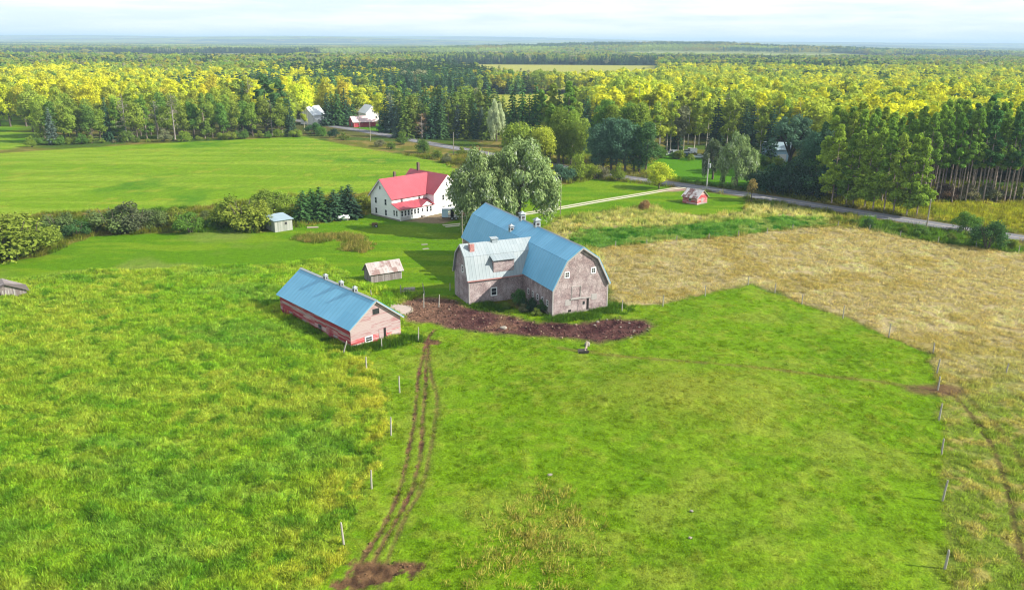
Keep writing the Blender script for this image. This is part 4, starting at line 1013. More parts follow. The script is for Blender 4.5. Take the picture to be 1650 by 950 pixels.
def planks():
    x, y = spot(504, 367); t = thing('plank_stack', 'pale stack of planks on the lawn right of the grey shed', 'lumber', (x, y, 0), .25); m = MB()
    for i in range(6): m.box(-1.3, 1.3 - .1 * (i % 3), -.5 + (i % 3) * .33, -.2 + (i % 3) * .33, .05 + .09 * (i // 3), .13 + .09 * (i // 3))
    m.build('plank', M_HAYW, t); MB().box(-.9, -.75, -.5, .5, -.05, .048).build('bearer', M_HAYW, t); MB().box(.75, .9, -.5, .5, -.05, .048).build('bearer', M_HAYW, t)
    for i, (px, py, lab) in enumerate([(684, 394, 'flat pale paving slab on the lawn, farther of two'), (686, 401, 'flat pale paving slab on the lawn, nearer of two')]):
        x, y = spot(px, py); o = MB().prism([(-.7, 0), (.7, 0), (.66, .08), (-.66, .08)], -.3, .3).build('paving_slab', M_CONC); o.location = (x, y, 0); o.rotation_euler = (0, 0, .3 + i * .2); tag(o, lab, 'slab', 'slabs on the lawn')
    x, y = spot(659, 470); t = thing('log_pile', 'grey heap of old logs in weeds near the rusty roofed shed', 'logs', (x, y, 0), .2)
    for k, (dy, z) in enumerate([(-.5, .2), (0, .2), (.5, .2), (-.25, .55), (.25, .55)]):
        MB().tube([(-1.2 + .1 * k, dy, z), (1.1 - .1 * (k % 2), dy, z)], [.22, .2], 9).build('log', M_DEAD, t)
    x, y = spot(638, 501); t = thing('concrete_pad', 'round stone edged pad behind the pink gable of the red shed', 'pad', (x, y, 0))
    MB().tube([(0, 0, -.2), (0, 0, .22)], [2.5, 2.5], 28).build('slab', plain('dusty_slab', (.34, .28, .25), .9, .25, 1.5), t)
    rg = MB()
    for k in range(28):
        th = 2 * pi * k / 28; rg.tube([(2.62 * cos(th), 2.62 * sin(th), -.2), (2.6 * cos(th), 2.6 * sin(th), .3)], [.17, .14], 6)
    rg.build('kerb_ring', M_HAYW, t)
    x, y = spot(942, 568); t = thing('feed_trough', 'dark tipped over feed trough with a pale log on the pasture', 'trough', (x, y, 0), .2)
    MB().prism([(-.3, 0), (.3, 0), (.45, .45), (.38, .45), (.25, .08), (-.25, .08), (-.38, .45), (-.45, .45)], -.9, .5, 'x').build('trough_body', M_DARKMETAL, t)
    MB().tube([(.1, .3, .15), (.5, .9, .5), (.75, 1.6, 1.1)], [.2, .16, .08], 7).build('log', M_HAYW, t)
    x, y = spot(1215, 297)
    t = thing('garden_dome', 'pale grey rounded tarp covered mound in the shade across the road', 'tarp', (*spot(1236, 302), 0))
    MB().tube([(0, 0, -.1), (0, 0, .9), (0, 0, 1.7), (0, 0, 2.2)], [2.2, 2.0, 1.3, .3], 12).build('tarp_cover', plain('grey_tarp', (.16, .2, .22), .7, .2, 2), t)
planks()

# ------------------------------------------------------------------ foliage meshes
def leaf_quads(P, Nrm, size, aspect=1.0, axis=None, rng=RNG):
    n = len(P)
    Nrm = Nrm / (np.linalg.norm(Nrm, axis=1)[:, None] + 1e-9)
    ref = rng.normal(size=(n, 3)) if axis is None else axis
    a = ref - (ref * Nrm).sum(1)[:, None] * Nrm; a /= np.linalg.norm(a, axis=1)[:, None] + 1e-9
    b = np.cross(Nrm, a)
    s = (size * rng.uniform(.65, 1.35, n))[:, None]
    a, b = a * s * aspect * .5, b * s * .5
    V = np.stack([P - a, P + b * rng.uniform(.6, 1, (n, 1)), P + a, P - b * rng.uniform(.6, 1, (n, 1))], 1).reshape(-1, 3)
    F = np.arange(4 * n).reshape(n, 4)
    return V, F, np.repeat(rng.random(n), 4)

def crown_mesh(name, V, F, v, mat=None):
    me = np_mesh(name, V, F, mat or M_LEAF)
    a = me.attributes.new('v', 'FLOAT', 'POINT'); a.data.foreach_set('value', v.astype(np.float32))
    return me

def lobes_leaves(lobes, n, size, rng, jitter=.55, up=.25, fill=.35, aspect=1.3, hang=0.0):
    lobes = np.asarray(lobes, float)
    w = (lobes[:, 3] * lobes[:, 4] + lobes[:, 4] * lobes[:, 5]); w /= w.sum()
    i = rng.choice(len(lobes), n, p=w)
    d = rng.normal(size=(n, 3)); d /= np.linalg.norm(d, axis=1)[:, None]
    d[:, 2] = np.where((d[:, 2] < -.3) & (rng.random(n) < .6), -d[:, 2], d[:, 2])
    r = 1 - fill * rng.random(n) ** 1.5; r *= 1 + .12 * rng.normal(size=n)
    P = lobes[i, :3] + d * lobes[i, 3:6] * r[:, None]
    N = d / lobes[i, 3:6] * lobes[i, 3:6].mean(1)[:, None] + rng.normal(size=(n, 3)) * jitter; N[:, 2] += up
    axis = None
    if hang: axis = rng.normal(size=(n, 3)) * .35 + np.array([0, 0, -1]) * hang
    V, F, v = leaf_quads(P, N, size, aspect, axis, rng)
    lv = rng.random(len(lobes))                       # each bough has its own leaf tone
    return V, F, np.clip(v * .65 + np.repeat(lv[i], 4) * .35, 0, 1)

def trunk_limbs(mb, rng, h, r, crown0, crownr, n=6, lean=.02, topf=.85):
    top = Vector((rng.uniform(-lean, lean) * h, rng.uniform(-lean, lean) * h, h * topf))
    mb.tube([(0, 0, -.3), (top.x * .15, top.y * .15, h * .12), (top.x * .5, top.y * .5, h * .5), tuple(top)], [r * 1.25, r, r * .65, r * .15], 7, False)
    for k in range(n):
        t = crown0 + (topf - crown0) * (k + .3) / n * .9; b = Vector((top.x * t, top.y * t, h * t)); th = k * 2.4 + rng.uniform(-.4, .4)
        L = crownr * rng.uniform(.55, .85); e = b + Vector((cos(th) * L, sin(th) * L, L * rng.uniform(.45, .9)))
        m = (b + e) / 2 + Vector((0, 0, -L * .08)); mb.tube([tuple(b), tuple(m), tuple(e)], [r * .4 * (1 - t * .6), r * .26 * (1 - t * .6), r * .06], 5, False)

KIND = {}
def kind(name, H, variants): KIND[name] = (H, variants)

def make_broadleaf(seed, n=4200, size=.5, r=5.0, H=18, c0=.07, bark=M_BARK, lob=26, flatness=1.0, nm='broadleaf'):
    rng = np.random.default_rng(seed); cz = H * (c0 + 1) / 2; rz = H * (1 - c0) / 2
    L = []
    for k in range(lob):
        d = rng.normal(size=3); d /= np.linalg.norm(d); q = rng.uniform(.45, .95); t = (d[2] * q + 1) / 2
        wz = 1.0 - .25 * max(0, d[2]); lr = rng.uniform(.24, .40) * r
        L.append((d[0] * r * .72 * q * wz, d[1] * r * .72 * q * wz, cz + d[2] * (rz - lr * .9) * q, lr, lr, lr * .85 * flatness))
    L.append((0, 0, cz, r * .5, r * .5, rz * .65))
    V, F, v = lobes_leaves(L, n, size, rng)
    tm = MB(); trunk_limbs(tm, rng, H, H * .017, c0, r, 7)
    return crown_mesh(nm + '_crown', V, F, v), tm.mesh(nm + '_trunk', bark)

def make_aspen(seed, n=2200, H=20, r=2.5, c0=.38, size=.48):
    rng = np.random.default_rng(seed); L = []
    for k in range(20):
        t = rng.uniform(c0, .98); rr = r * (1 - ((t - (c0 + .3)) / .62) ** 2) * .75 + .2; th = rng.uniform(0, 6.28); q = rng.uniform(.2, .9); lr = rng.uniform(.3, .5) * r * (1.15 - .5 * t)
        L.append((cos(th) * rr * q, sin(th) * rr * q, H * t - lr * .5, lr, lr, lr * 1.25))
    V, F, v = lobes_leaves(L, n, size, rng, .6, .2)
    tm = MB(); trunk_limbs(tm, rng, H, .17, c0, r, 6, .03, .95)
    return crown_mesh('aspen_crown', V, F, v), tm.mesh('aspen_trunk', M_PALEBARK)

def make_spruce(seed, H=18, r=3.2, n_wh=22, dens=1.0, size=.6, droop=.3, bark=M_BARK, c0=.04, skip=0.0):
    rng = np.random.default_rng(seed); Ps, Ns, As = [], [], []
    for k in range(n_wh):
        t = c0 + (1 - c0) * (k / n_wh) ** 1.0; rad = r * (1 - t) ** .8 * rng.uniform(.85, 1.12) + .12
        nb = max(4, int(10 * (1 - t) + 4))
        for j in range(nb):
            if rng.random() < skip: continue
            th = 2 * pi * j / nb + k * 1.3 + rng.uniform(-.3, .3); rb = rad * rng.uniform(.72, 1.15); ns = max(2, int(rb * 5.0 * dens))
            s = np.sqrt(np.linspace(.08, 1, ns)) ; dirv = np.array([cos(th), sin(th), 0]); side = np.array([-sin(th), cos(th), 0])
            P = dirv * (s * rb)[:, None] + np.array([0, 0, 1]) * (H * t - droop * rb * s ** 1.6 + .12 * rb * s)[:, None]
            P += side * rng.normal(size=(ns, 1)) * .16 * rb * (1.1 - s)[:, None] + rng.normal(size=(ns, 3)) * .1
            Ps.append(P); Ns.append(np.tile([0, 0, 1.0], (ns, 1)) + dirv * .55 + rng.normal(size=(ns, 3)) * .45); As.append(np.tile(dirv, (ns, 1)) + rng.normal(size=(ns, 3)) * .35)
    P, N, A = np.concatenate(Ps), np.concatenate(Ns), np.concatenate(As)
    V, F, v = leaf_quads(P, N, size, 1.5, A, rng)
    tm = MB().tube([(0, 0, -.3), (0, 0, H * .4), (0, 0, H * .97)], [H * .014, H * .01, .03], 6, False)
    return crown_mesh('spruce_crown', V, F, v), tm.mesh('spruce_trunk', bark)

def make_pine(seed, H=24, c0=.42, r=3.0, n=3400, size=.5, nl=40, lg=1.1):
    rng = np.random.default_rng(seed); L = []; tm = MB()
    lean = rng.uniform(-.02, .02, 2) * H
    tm.tube([(0, 0, -.3), (lean[0] * .5, lean[1] * .5, H * .5), (lean[0], lean[1], H * .97)], [.21, .16, .04], 7, False)
    for k in range(nl):
        t = rng.uniform(c0, .99) if k > 5 else .9 + .018 * k; rr = r * np.clip((1 - t) / (1 - c0) * 1.5, .08, 1) * (.55 + .45 * min(1, (t - c0) * 6 + .3)); th = rng.uniform(0, 6.28); q = rng.uniform(.35, 1); lr = lg * rng.uniform(.55, 1.0) * (.65 + .5 * (1 - t))
        c = (lean[0] * t + cos(th) * rr * q, lean[1] * t + sin(th) * rr * q, H * t)
        L.append((*c, lr * 1.15, lr * 1.15, lr * .8))
        tm.tube([(lean[0] * t, lean[1] * t, H * t - .5), c], [.05, .02], 4, False)
    for k in range(9):                                   # dead stubs on the bare stem
        t = rng.uniform(.12, c0); th = rng.uniform(0, 6.28); l = rng.uniform(.5, 1.6)
        tm.tube([(lean[0] * t, lean[1] * t, H * t), (lean[0] * t + cos(th) * l, lean[1] * t + sin(th) * l, H * t - .1)], [.035, .012], 4, False)
    V, F, v = lobes_leaves(L, n, size, rng, .8, .35, .5, 1.6)
    return crown_mesh('pine_crown', V, F, v), tm.mesh('pine_trunk', M_PINEBARK)

def make_willow(seed, H=18, r=7.5, n=24000, size=.30, bark=M_BARK, low=.2):
    rng = np.random.default_rng(seed); L = []
    for k in range(60):
        th = rng.uniform(0, 6.28); q = np.sqrt(rng.random()); z = H * (.96 - .5 * q ** 2.2 - rng.random() ** 2 * .38); lr = rng.uniform(.9, 1.9)
        L.append((cos(th) * r * .86 * q, sin(th) * r * .86 * q, z - lr * .5, lr, lr, lr * rng.uniform(1.0, 1.9)))
    for k in range(26):
        th = rng.uniform(0, 6.28); q = rng.uniform(.72, 1); L.append((cos(th) * r * .86 * q, sin(th) * r * .86 * q, H * rng.uniform(low, low + .28), .95, .95, 1.9))
    V, F, v = lobes_leaves(L, n, size, rng, .6, .2, .5, 2.6, .7)
    tm = MB(); tm.tube([(0, 0, -.3), (.1, .1, H * .16), (.2, 0, H * .3)], [.75, .6, .5], 10, False)
    for k in range(9):
        th = k * .7 + rng.uniform(-.2, .2); l = r * rng.uniform(.35, .75); z0 = H * rng.uniform(.2, .3)
        tm.tube([(.15, 0, z0), (cos(th) * l * .45, sin(th) * l * .45, z0 + H * .22), (cos(th) * l, sin(th) * l, H * rng.uniform(.6, .82))], [.34, .22, .04], 6, False)
    return crown_mesh('willow_crown', V, F, v, M_SILVER_LEAF), tm.mesh('willow_trunk', bark)

def make_elm(seed, H=19, r=8, n=9000, size=.45):
    rng = np.random.default_rng(seed); L = []
    for k in range(46):
        th = rng.uniform(0, 6.28); q = np.sqrt(rng.random()); lr = rng.uniform(1.0, 1.8)
        L.append((cos(th) * r * .82 * q, sin(th) * r * .82 * q, H * (.9 - .28 * q ** 2 + rng.uniform(-.14, .05)) - lr * .4, lr * 1.1, lr * 1.1, lr * .9))
    V, F, v = lobes_leaves(L, n, size, rng)
    tm = MB(); tm.tube([(0, 0, -.3), (0, 0, H * .15), (.1, 0, H * .32)], [.8, .6, .62], 9, False)
    for k in range(9):
        th = k * .7; l = r * rng.uniform(.4, .8); tm.tube([(0, 0, H * .28), (cos(th) * l * .4, sin(th) * l * .4, H * .5), (cos(th) * l, sin(th) * l, H * .74)], [.36, .24, .07], 6, False)
    return crown_mesh('elm_crown', V, F, v), tm.mesh('elm_trunk', M_DARKBARK)

def make_shrub(seed, H=4, r=2.3, n=3800, size=.19, lob=20, bark=M_BARK, loose=.55):
    rng = np.random.default_rng(seed); L = []
    for k in range(lob):
        th = rng.uniform(0, 6.28); q = np.sqrt(rng.random()) * .8; lr = rng.uniform(.24, .42) * r; z = H * (.95 - .5 * q * q) * rng.uniform(.3, 1) - lr * .6
        L.append((cos(th) * r * q, sin(th) * r * q, max(z, lr * .6), lr, lr, lr))
    V, F, v = lobes_leaves(L, n, size, rng, .7, .25, loose)
    tm = MB()
    for k in range(6):
        th = k * 1.05; tm.tube([(cos(th) * .15, sin(th) * .15, -.15), (cos(th) * r * .3, sin(th) * r * .3, H * .35), (cos(th) * r * .5, sin(th) * r * .5, H * .75)], [.07, .05, .015], 5, False)
    return crown_mesh('shrub_crown', V, F, v), tm.mesh('shrub_stem', bark)

def make_dead(seed, H=14, leaves=250):
    rng = np.random.default_rng(seed); tm = MB(); tips = []
    tm.tube([(0, 0, -.3), (.1, 0, H * .5), (0, .1, H)], [.2, .13, .02], 6, False)
    for k in range(26):
        t = rng.uniform(.22, .97); th = rng.uniform(0, 6.28); l = (1.1 - t) * H * .26 * rng.uniform(.7, 1.2); e = np.array([cos(th) * l, sin(th) * l, H * t + l * rng.uniform(-.1, .6)])
        tm.tube([(0, 0, H * t), tuple(e * [.5, .5, 1] + [0, 0, 0]), tuple(e)], [.06, .04, .012], 4, False); tips.append(e)
        for q in range(3):
            f = e + rng.normal(size=3) * l * .22; tm.tube([tuple(e * [.6, .6, 1]), tuple(f)], [.025, .01], 3, False); tips.append(f)
    tips = np.array(tips); P = tips[rng.integers(0, len(tips), leaves)] + rng.normal(size=(leaves, 3)) * .35
    V, F, v = leaf_quads(P, rng.normal(size=(leaves, 3)), .3, 1.2, None, rng)
    return crown_mesh('bare_crown', V, F, v), tm.mesh('bare_trunk', M_DEAD)

kind('broadleaf', 18, [make_broadleaf(s) for s in (1, 2, 3, 4)])
kind('maple', 12, [make_broadleaf(s, 5200, .36, 5.2, 12, .03, M_BARK, 34, 1, 'maple') for s in (5, 6)])
kind('poplar', 22, [make_broadleaf(s, 6000, .42, 5.4, 22, .02, M_BARK, 34, 1.3, 'poplar') for s in (7, 8, 9)])
kind('aspen', 20, [make_aspen(s) for s in (11, 12, 13, 14)])
kind('spruce', 18, [make_spruce(s) for s in (21, 22, 23)])
kind('slim_spruce', 18, [make_spruce(s, 18, 2.1, 24, 1.2, .5) for s in (24, 25)])
kind('pine', 24, [make_pine(s) for s in (31, 32, 33, 34)])
kind('low_pine', 22, [make_pine(s, 22, .12, 3.9, 6500, .5, 64, 1.35) for s in (35, 36)])
kind('willow', 18, [make_willow(41, low=.38), make_willow(42, low=.24)])
kind('elm', 19, [make_elm(51)])
kind('shrub', 4, [make_shrub(s) for s in (61, 62, 63, 64)])
kind('dead', 14, [make_dead(s) for s in (71, 72)])
kind('young_tree', 7, [make_broadleaf(s, 1100, .3, 2.1, 7, .25, M_BARK, 14, 1, 'young_tree') for s in (81, 82)])

T = dict(yellow=(.345, .345, .022), gold=(.275, .26, .028), lime=(.20, .235, .03), olive=(.145, .19, .03), oliveg=(.125, .17, .028), green=(.075, .14, .028), deep=(.04, .085, .03),
         spruce=(.03, .062, .036), blue=(.055, .085, .075), pine=(.10, .165, .03), pineyel=(.145, .20, .03), silver=(.27, .30, .20), sage=(.13, .175, .075), grey=(.14, .145, .09), rust=(.22, .13, .07), dark=(.022, .045, .03), cedar=(.10, .14, .03), bright=(.26, .30, .028), teal=(.045, .085, .06))
T = {k: tuple(min(.75, c * (1.7 if max(v) > .13 else 2.0)) for c in v) for k, v in T.items()}
NAMES = dict(broadleaf='leafy_tree', maple='maple_tree', poplar='poplar_tree', aspen='aspen_tree', spruce='spruce_tree', slim_spruce='spruce_tree', pine='pine_tree', low_pine='pine_tree', willow='willow_tree', elm='elm_tree', shrub='shrub', dead='bare_tree', young_tree='young_tree')
def plant_xy(k, x, y, h, tint, label, group=None, w=1.0, rot=None, var=.14, vi=None):
    H, vs = KIND[k]; cm, tm = vs[random.randrange(len(vs))] if vi is None else vs[vi]
    s = h / H
    o = thing(NAMES[k], label, 'shrub' if k == 'shrub' else 'tree', (x, y, 0), random.uniform(0, 6.28) if rot is None else rot, group)
    o.scale = (s * w, s * w, s)
    c = new_obj('crown', cm, o); t = new_obj('trunk' if k != 'shrub' else 'stem', tm, o)
    tv = np.array(T[tint] if isinstance(tint, str) else tint) * np.array([1 + random.uniform(-var * .6, var * .4), 1 + random.uniform(-var * .4, var * .6), 1]) * (1 + random.uniform(-var, var) * .6)
    if k == 'shrub': tv = tv * .82
    c['tint'] = [float(q) for q in tv]
    return o
def plant(k, px, py, ty, tint, label, group=None, w=1.0, **kw):
    x, y = spot(px, py)
    return plant_xy(k, x, y, height_at(px, py, px, ty), tint, label, group, w, **kw)

# ---- named single trees and shrubs
plant('willow', 779, 376, 238, 'sage', 'broad silver green tree shading the farmhouse, its left crown', None, 1.0, var=.05, vi=0)
plant('willow', 834, 370, 220, 'sage', 'tall silver green weeping tree rising behind the blue barn roof', None, 1.12, var=.05, vi=1)
plant('aspen', 884, 335, 262, 'yellow', 'yellowing tree peeking out right of the big silver tree', None, 1.2)
plant('maple', 836, 268, 182, 'oliveg', 'rounded green tree behind the silver tree, left of two', None, 1.05, var=.05)
plant('maple', 872, 270, 188, 'lime', 'rounded yellow green tree behind the silver tree, right of two', None, .85, var=.05)
plant('maple', 1062, 304, 257, 'bright', 'bright yellow green bushy tree at the driveway entrance', None, 1.4, var=.03)
plant('willow', 1185, 301, 212, 'sage', 'silver green leaning willow across the road, larger of two', None, .9, var=.05, vi=0)
plant('willow', 1148, 289, 222, (.12, .16, .085), 'dark silver willow overhanging the parked vehicles', None, .7, vi=1)
plant('elm', 1270, 282, 177, 'teal', 'dark vase shaped tree with bare limbs before pale blue building', None, .92, var=.02)
plant('young_tree', 1210, 325, 283, (.24, .2, .08), 'small olive brown tree at the road edge right of the red shed', None, .95)
plant('shrub', 1038, 338, 317, 'rust', 'round reddish brown bush beside the driveway', None, .9)
plant('shrub', 996, 291, 262, 'oliveg', 'gnarled apple tree on the front lawn edge', None, .9)
plant('shrub', 935, 290, 248, 'olive', 'olive bushy tree at the left corner of the front lawn', None, .95)
plant('shrub', 958, 288, 258, 'olive', 'olive bush second from the left behind the front lawn', None, .9)
plant('shrub', 972, 287, 262, 'grey', 'greyish bush between the lawn bushes and the road', None, .9)
plant('shrub', 905, 292, 262, 'teal', 'dark grey green bush left of the front lawn', None, 1.2)
plant('shrub', 1590, 400, 352, 'deep', 'large dark green bush by the fence at the right road edge', None, 1.0, var=.05)
plant('shrub', 1555, 372, 338, 'green', 'green bush just left of the large dark roadside bush', None, 1.0)
plant('shrub', 1397, 368, 349, 'deep', 'small dark bush at the far corner of the tan field', None, .9)
plant('shrub', 1480, 380, 362, 'green', 'low green bush beside the leaning utility pole', None, 1.6)
plant('shrub', 650, 233, 213, 'green', 'bright green roadside bush, left of two', None, 1.1); plant('shrub', 682, 246, 222, 'green', 'bright green roadside bush, right of two', None, 1.0)
plant('broadleaf', 684, 222, 180, (.24, .2, .14), 'pinkish bare branched tree among the roadside conifers', None, 1.0); plant('dead', 680, 224, 182, 'rust', 'leafless grey tree among the roadside conifers', None, 1.3)
plant('willow', 800, 228, 160, 'silver', 'pale silver tree among dark conifers behind the road', None, .55, vi=0)
plant('spruce', 640, 222, 170, 'blue', 'blue spruce right of the far red barn', None, 1.1)
plant('broadleaf', 612, 200, 146, 'yellow', 'golden tree behind the far white house', None, 1.2)

def row(k_t, pts, fmt, group, jit=0):
    for i, (px, py, ty, k, tint, w) in enumerate(pts):
        plant(k, px + random.uniform(-jit, jit), py, ty, tint, fmt.format(ORD[i]) if '{}' in fmt else fmt, group, w)
# spruces beside the farmyard hedge
row(0, [(490, 356, 306, 'spruce', 'deep', 2.6), (516, 354, 300, 'spruce', 'deep', 2.6), (540, 353, 304, 'spruce', 'spruce', 2.7), (564, 350, 296, 'spruce', 'dark', 2.5), (503, 346, 303, 'spruce', 'deep', 2.5), (553, 345, 299, 'spruce', 'spruce', 2.3)], 'dark young spruce, {} from the left beside the white tank', 'spruces left of the farmhouse')
# hedgerow along the left field
row(0, [(10, 414, 336, 'shrub', 'oliveg', 1.69), (48, 407, 345, 'shrub', 'olive', 1.30), (-18, 408, 330, 'shrub', 'olive', 1.56), (96, 378, 334, 'shrub', (.15, .21, .08), 1.15), (124, 381, 350, 'shrub', 'deep', 1.30), (85, 390, 366, 'shrub', 'cedar', 1.04), (183, 374, 322, 'shrub', (.15, .21, .08), 1.30),
        (218, 374, 324, 'shrub', (.12, .16, .085), 1.30), (252, 366, 334, 'shrub', (.16, .2, .075), 1.43), (282, 364, 333, 'shrub', 'olive', 1.30), (307, 374, 340, 'shrub', 'green', 1.30), (375, 362, 314, 'shrub', 'oliveg', 1.30), (398, 368, 312, 'shrub', 'olive', 1.43), (436, 340, 304, 'shrub', 'oliveg', 1.56),
        (462, 352, 322, 'shrub', 'olive', 1.30), (420, 352, 318, 'shrub', 'cedar', 1.43), (585, 335, 312, 'shrub', 'olive', 1.17), (340, 366, 349, 'shrub', 'green', 1.43), (150, 372, 348, 'shrub', (.16, .2, .075), 1.17), (330, 352, 338, 'shrub', (.16, .2, .075), 1.30), (455, 334, 306, 'shrub', 'olive', 1.56)],
    'hedgerow bush along the left field, planted {} in the row', 'hedgerow bushes along the left field')
# bushes in the barn corner
row(0, [(835, 492, 462, 'shrub', 'deep', .75), (852, 500, 474, 'shrub', 'dark', .9), (872, 504, 482, 'shrub', 'deep', .8), (842, 503, 489, 'shrub', 'grey', 1.3), (815, 497, 486, 'shrub', 'cedar', 1.2), (862, 508, 495, 'shrub', 'cedar', 1.3)],
    'dark shrub growing in the corner between barn and wing, {} of the clump', 'shrubs in the barn corner')
# weedy bushes along the road ditch
row(0, [(505, 216, 196, 'shrub', 'deep', 1.3), (520, 219, 203, 'shrub', 'green', 1.2), (538, 222, 206, 'shrub', 'dark', 1.0), (555, 226, 213, 'shrub', 'cedar', 1.3), (613, 236, 224, 'shrub', 'grey', 1.4), (630, 240, 228, 'shrub', 'cedar', 1.2), (705, 256, 240, 'shrub', 'cedar', 1.2),
        (722, 262, 246, 'shrub', 'grey', 1.2), (745, 250, 236, 'shrub', 'olive', 1.3), (765, 246, 232, 'shrub', 'rust', 1.2), (1352, 357, 346, 'shrub', 'olive', 1.2), (1378, 361, 350, 'shrub', 'cedar', 1.3), (1425, 369, 358, 'shrub', 'green', 1.3), (1455, 373, 362, 'shrub', 'olive', 1.3), (1530, 386, 374, 'shrub', 'cedar', 1.4), (1630, 400, 384, 'shrub', 'olive', 1.3)],
    'low roadside bush in the ditch, {} counted from the left', 'low bushes in the road ditch')

# ---- the belts of trees: each tree in its own place, ordered in rows
def belt(rows, group, fmt):
    """rows: (x0, x1, y0, y1, top0, top1, n, choices [(kind,tint,weight,w)])"""
    i = 0
    for (x0, x1, y0, y1, t0, t1, n, ch) in rows:
        wts = [c[2] for c in ch]
        for q in range(n):
            f = (q + random.uniform(.2, .8)) / n
            c = random.choices(ch, wts)[0]
            py = y0 + (y1 - y0) * f + random.uniform(-1.2, 1.2); ty = t0 + (t1 - t0) * f + random.uniform(-9, 9)
            col = {'yellow': 'golden yellow', 'gold': 'golden', 'lime': 'yellow green', 'olive': 'olive', 'oliveg': 'olive green', 'green': 'green', 'deep': 'deep green', 'spruce': 'dark green', 'blue': 'blue grey', 'pine': 'green', 'pineyel': 'sunlit yellow green', 'silver': 'silvery', 'sage': 'sage green', 'grey': 'greyish', 'rust': 'rusty', 'dark': 'very dark', 'cedar': 'brownish green', 'bright': 'bright green', 'teal': 'dark bluish'}.get(c[1], 'brownish') if isinstance(c[1], str) else 'brownish'
            plant(c[0], x0 + (x1 - x0) * f, py, ty, c[1], fmt.format(col, NAMES[c[0]].replace('_', ' ')), group, c[3])
OL = [('broadleaf', 'oliveg', 4, 1), ('broadleaf', 'olive', 3, 1), ('poplar', 'oliveg', 2, .9), ('broadleaf', 'green', 2, 1), ('low_pine', 'pine', 1, 1), ('dead', 'grey', 1, 1.2), ('spruce', 'spruce', .8, 1)]
YE = [('broadleaf', 'yellow', 5, 1), ('aspen', 'yellow', 5, 1.25), ('broadleaf', 'gold', 2, 1), ('broadleaf', 'lime', 2, 1), ('dead', 'grey', .4, 1.2)]
belt([(62, 478, 231, 218, 160, 158, 27, OL)], 'trees along the front edge of the left grove', '{} {} along the front edge of the left grove')
belt([(58, 500, 222, 212, 150, 150, 22, OL[:4] + [('broadleaf', 'lime', 3, 1), ('aspen', 'lime', 2, 1.2)]),
      (48, 480, 214, 207, 136, 138, 20, [('broadleaf', 'lime', 3, 1), ('broadleaf', 'olive', 2, 1), ('broadleaf', 'yellow', 3, 1), ('aspen', 'yellow', 2, 1.2)]),
      (-40, 500, 204, 199, 122, 130, 24, YE), (-40, 560, 195, 192, 116, 126, 24, YE)], 'trees inside the left grove', '{} {} standing inside the left grove')
belt([(62, 480, 235, 220, 222, 208, 22, [('shrub', 'olive', 3, 1.3), ('shrub', 'cedar', 2, 1.3), ('shrub', 'green', 2, 1.2), ('shrub', 'grey', 1, 1.2)])], 'undergrowth at the foot of the left grove', '{} {} at the foot of the left grove')
plant('spruce', 86, 233, 172, 'blue', 'blue grey spruce at the left end of the left grove', None, 1.1); plant('low_pine', 432, 214, 120, 'deep', 'tall dark pine rising above the right end of left grove', None, 1.5, var=.03); plant('low_pine', 455, 214, 128, 'deep', 'dark pine just right of the tallest one in left grove', None, 1.3)
plant('spruce', 398, 213, 128, 'deep', 'narrow dark spruce rising inside the left grove'); plant('shrub', 52, 237, 218, 'olive', 'olive bush at the left tip of the left grove', None, 1.0)
belt([(522, 560, 202, 200, 152, 148, 4, [('spruce', 'spruce', 1, 1.4), ('spruce', 'deep', 1, 1.4)])], 'spruces between the far white houses', '{} {} between the far white houses')
CN = [('spruce', 'cedar', 4, 1.5), ('spruce', 'spruce', 2, 1.5), ('spruce', 'blue', 1.5, 1.4), ('spruce', 'deep', 2, 1.4), ('low_pine', 'cedar', 1.5, 1.2)]
belt([(650, 800, 221, 224, 158, 168, 14, CN), (615, 800, 213, 216, 145, 150, 16, CN), (635, 810, 206, 208, 140, 140, 12, CN)], 'conifers beside the road behind the farmhouse', '{} {} in the conifer row behind the farmhouse')
belt([(880, 940, 262, 268, 165, 170, 5, [('low_pine', 'pine', 2, 1.2), ('low_pine', 'olive', 1, 1.2), ('poplar', 'oliveg', 2, 1)]), (820, 930, 236, 240, 138, 142, 9, [('low_pine', 'pine', 3, 1.1), ('spruce', 'cedar', 1, 1), ('spruce', 'deep', 2, 1), ('low_pine', 'oliveg', 2, 1.2)])], 'tall trees right of the silver tree', '{} tall {} right of the big silver tree')
belt([(800, 990, 208, 216, 150, 160, 11, [('spruce', 'cedar', 2, 1.5), ('broadleaf', 'lime', 2, .9), ('spruce', 'deep', 2, 1.4), ('broadleaf', 'oliveg', 2, .9)])], 'trees along the edge of the far pale field', '{} {} along the edge of the far pale field')
plant('spruce', 938, 236, 158, 'dark', 'dark blue spruce left of the poplar clump', None, 1.3)
belt([(955, 1048, 276, 280, 182, 190, 8, [('poplar', 'teal', 3, 1.15), ('poplar', 'deep', 2, 1.15)]), (965, 1040, 262, 266, 152, 160, 7, [('poplar', 'green', 3, 1), ('poplar', 'oliveg', 2, 1)])], 'dense poplars beyond the front lawn', '{} {} in the dense clump beyond the front lawn')
belt([(1050, 1095, 250, 244, 168, 158, 5, [('aspen', 'olive', 2, 1.3), ('broadleaf', 'grey', 2, .9), ('aspen', 'lime', 1, 1.3)]), (1080, 1250, 240, 262, 150, 165, 11, [('aspen', 'lime', 3, 1.3), ('aspen', 'olive', 3, 1.3), ('spruce', 'dark', 2, 1)]),
      (1000, 1330, 228, 240, 135, 160, 17, [('aspen', 'yellow', 2, 1.3), ('aspen', 'lime', 4, 1.3), ('broadleaf', 'olive', 2, 1), ('spruce', 'cedar', 1, 1)])], 'aspens behind the parked vehicles', '{} {} in the aspen belt behind the parked vehicles')
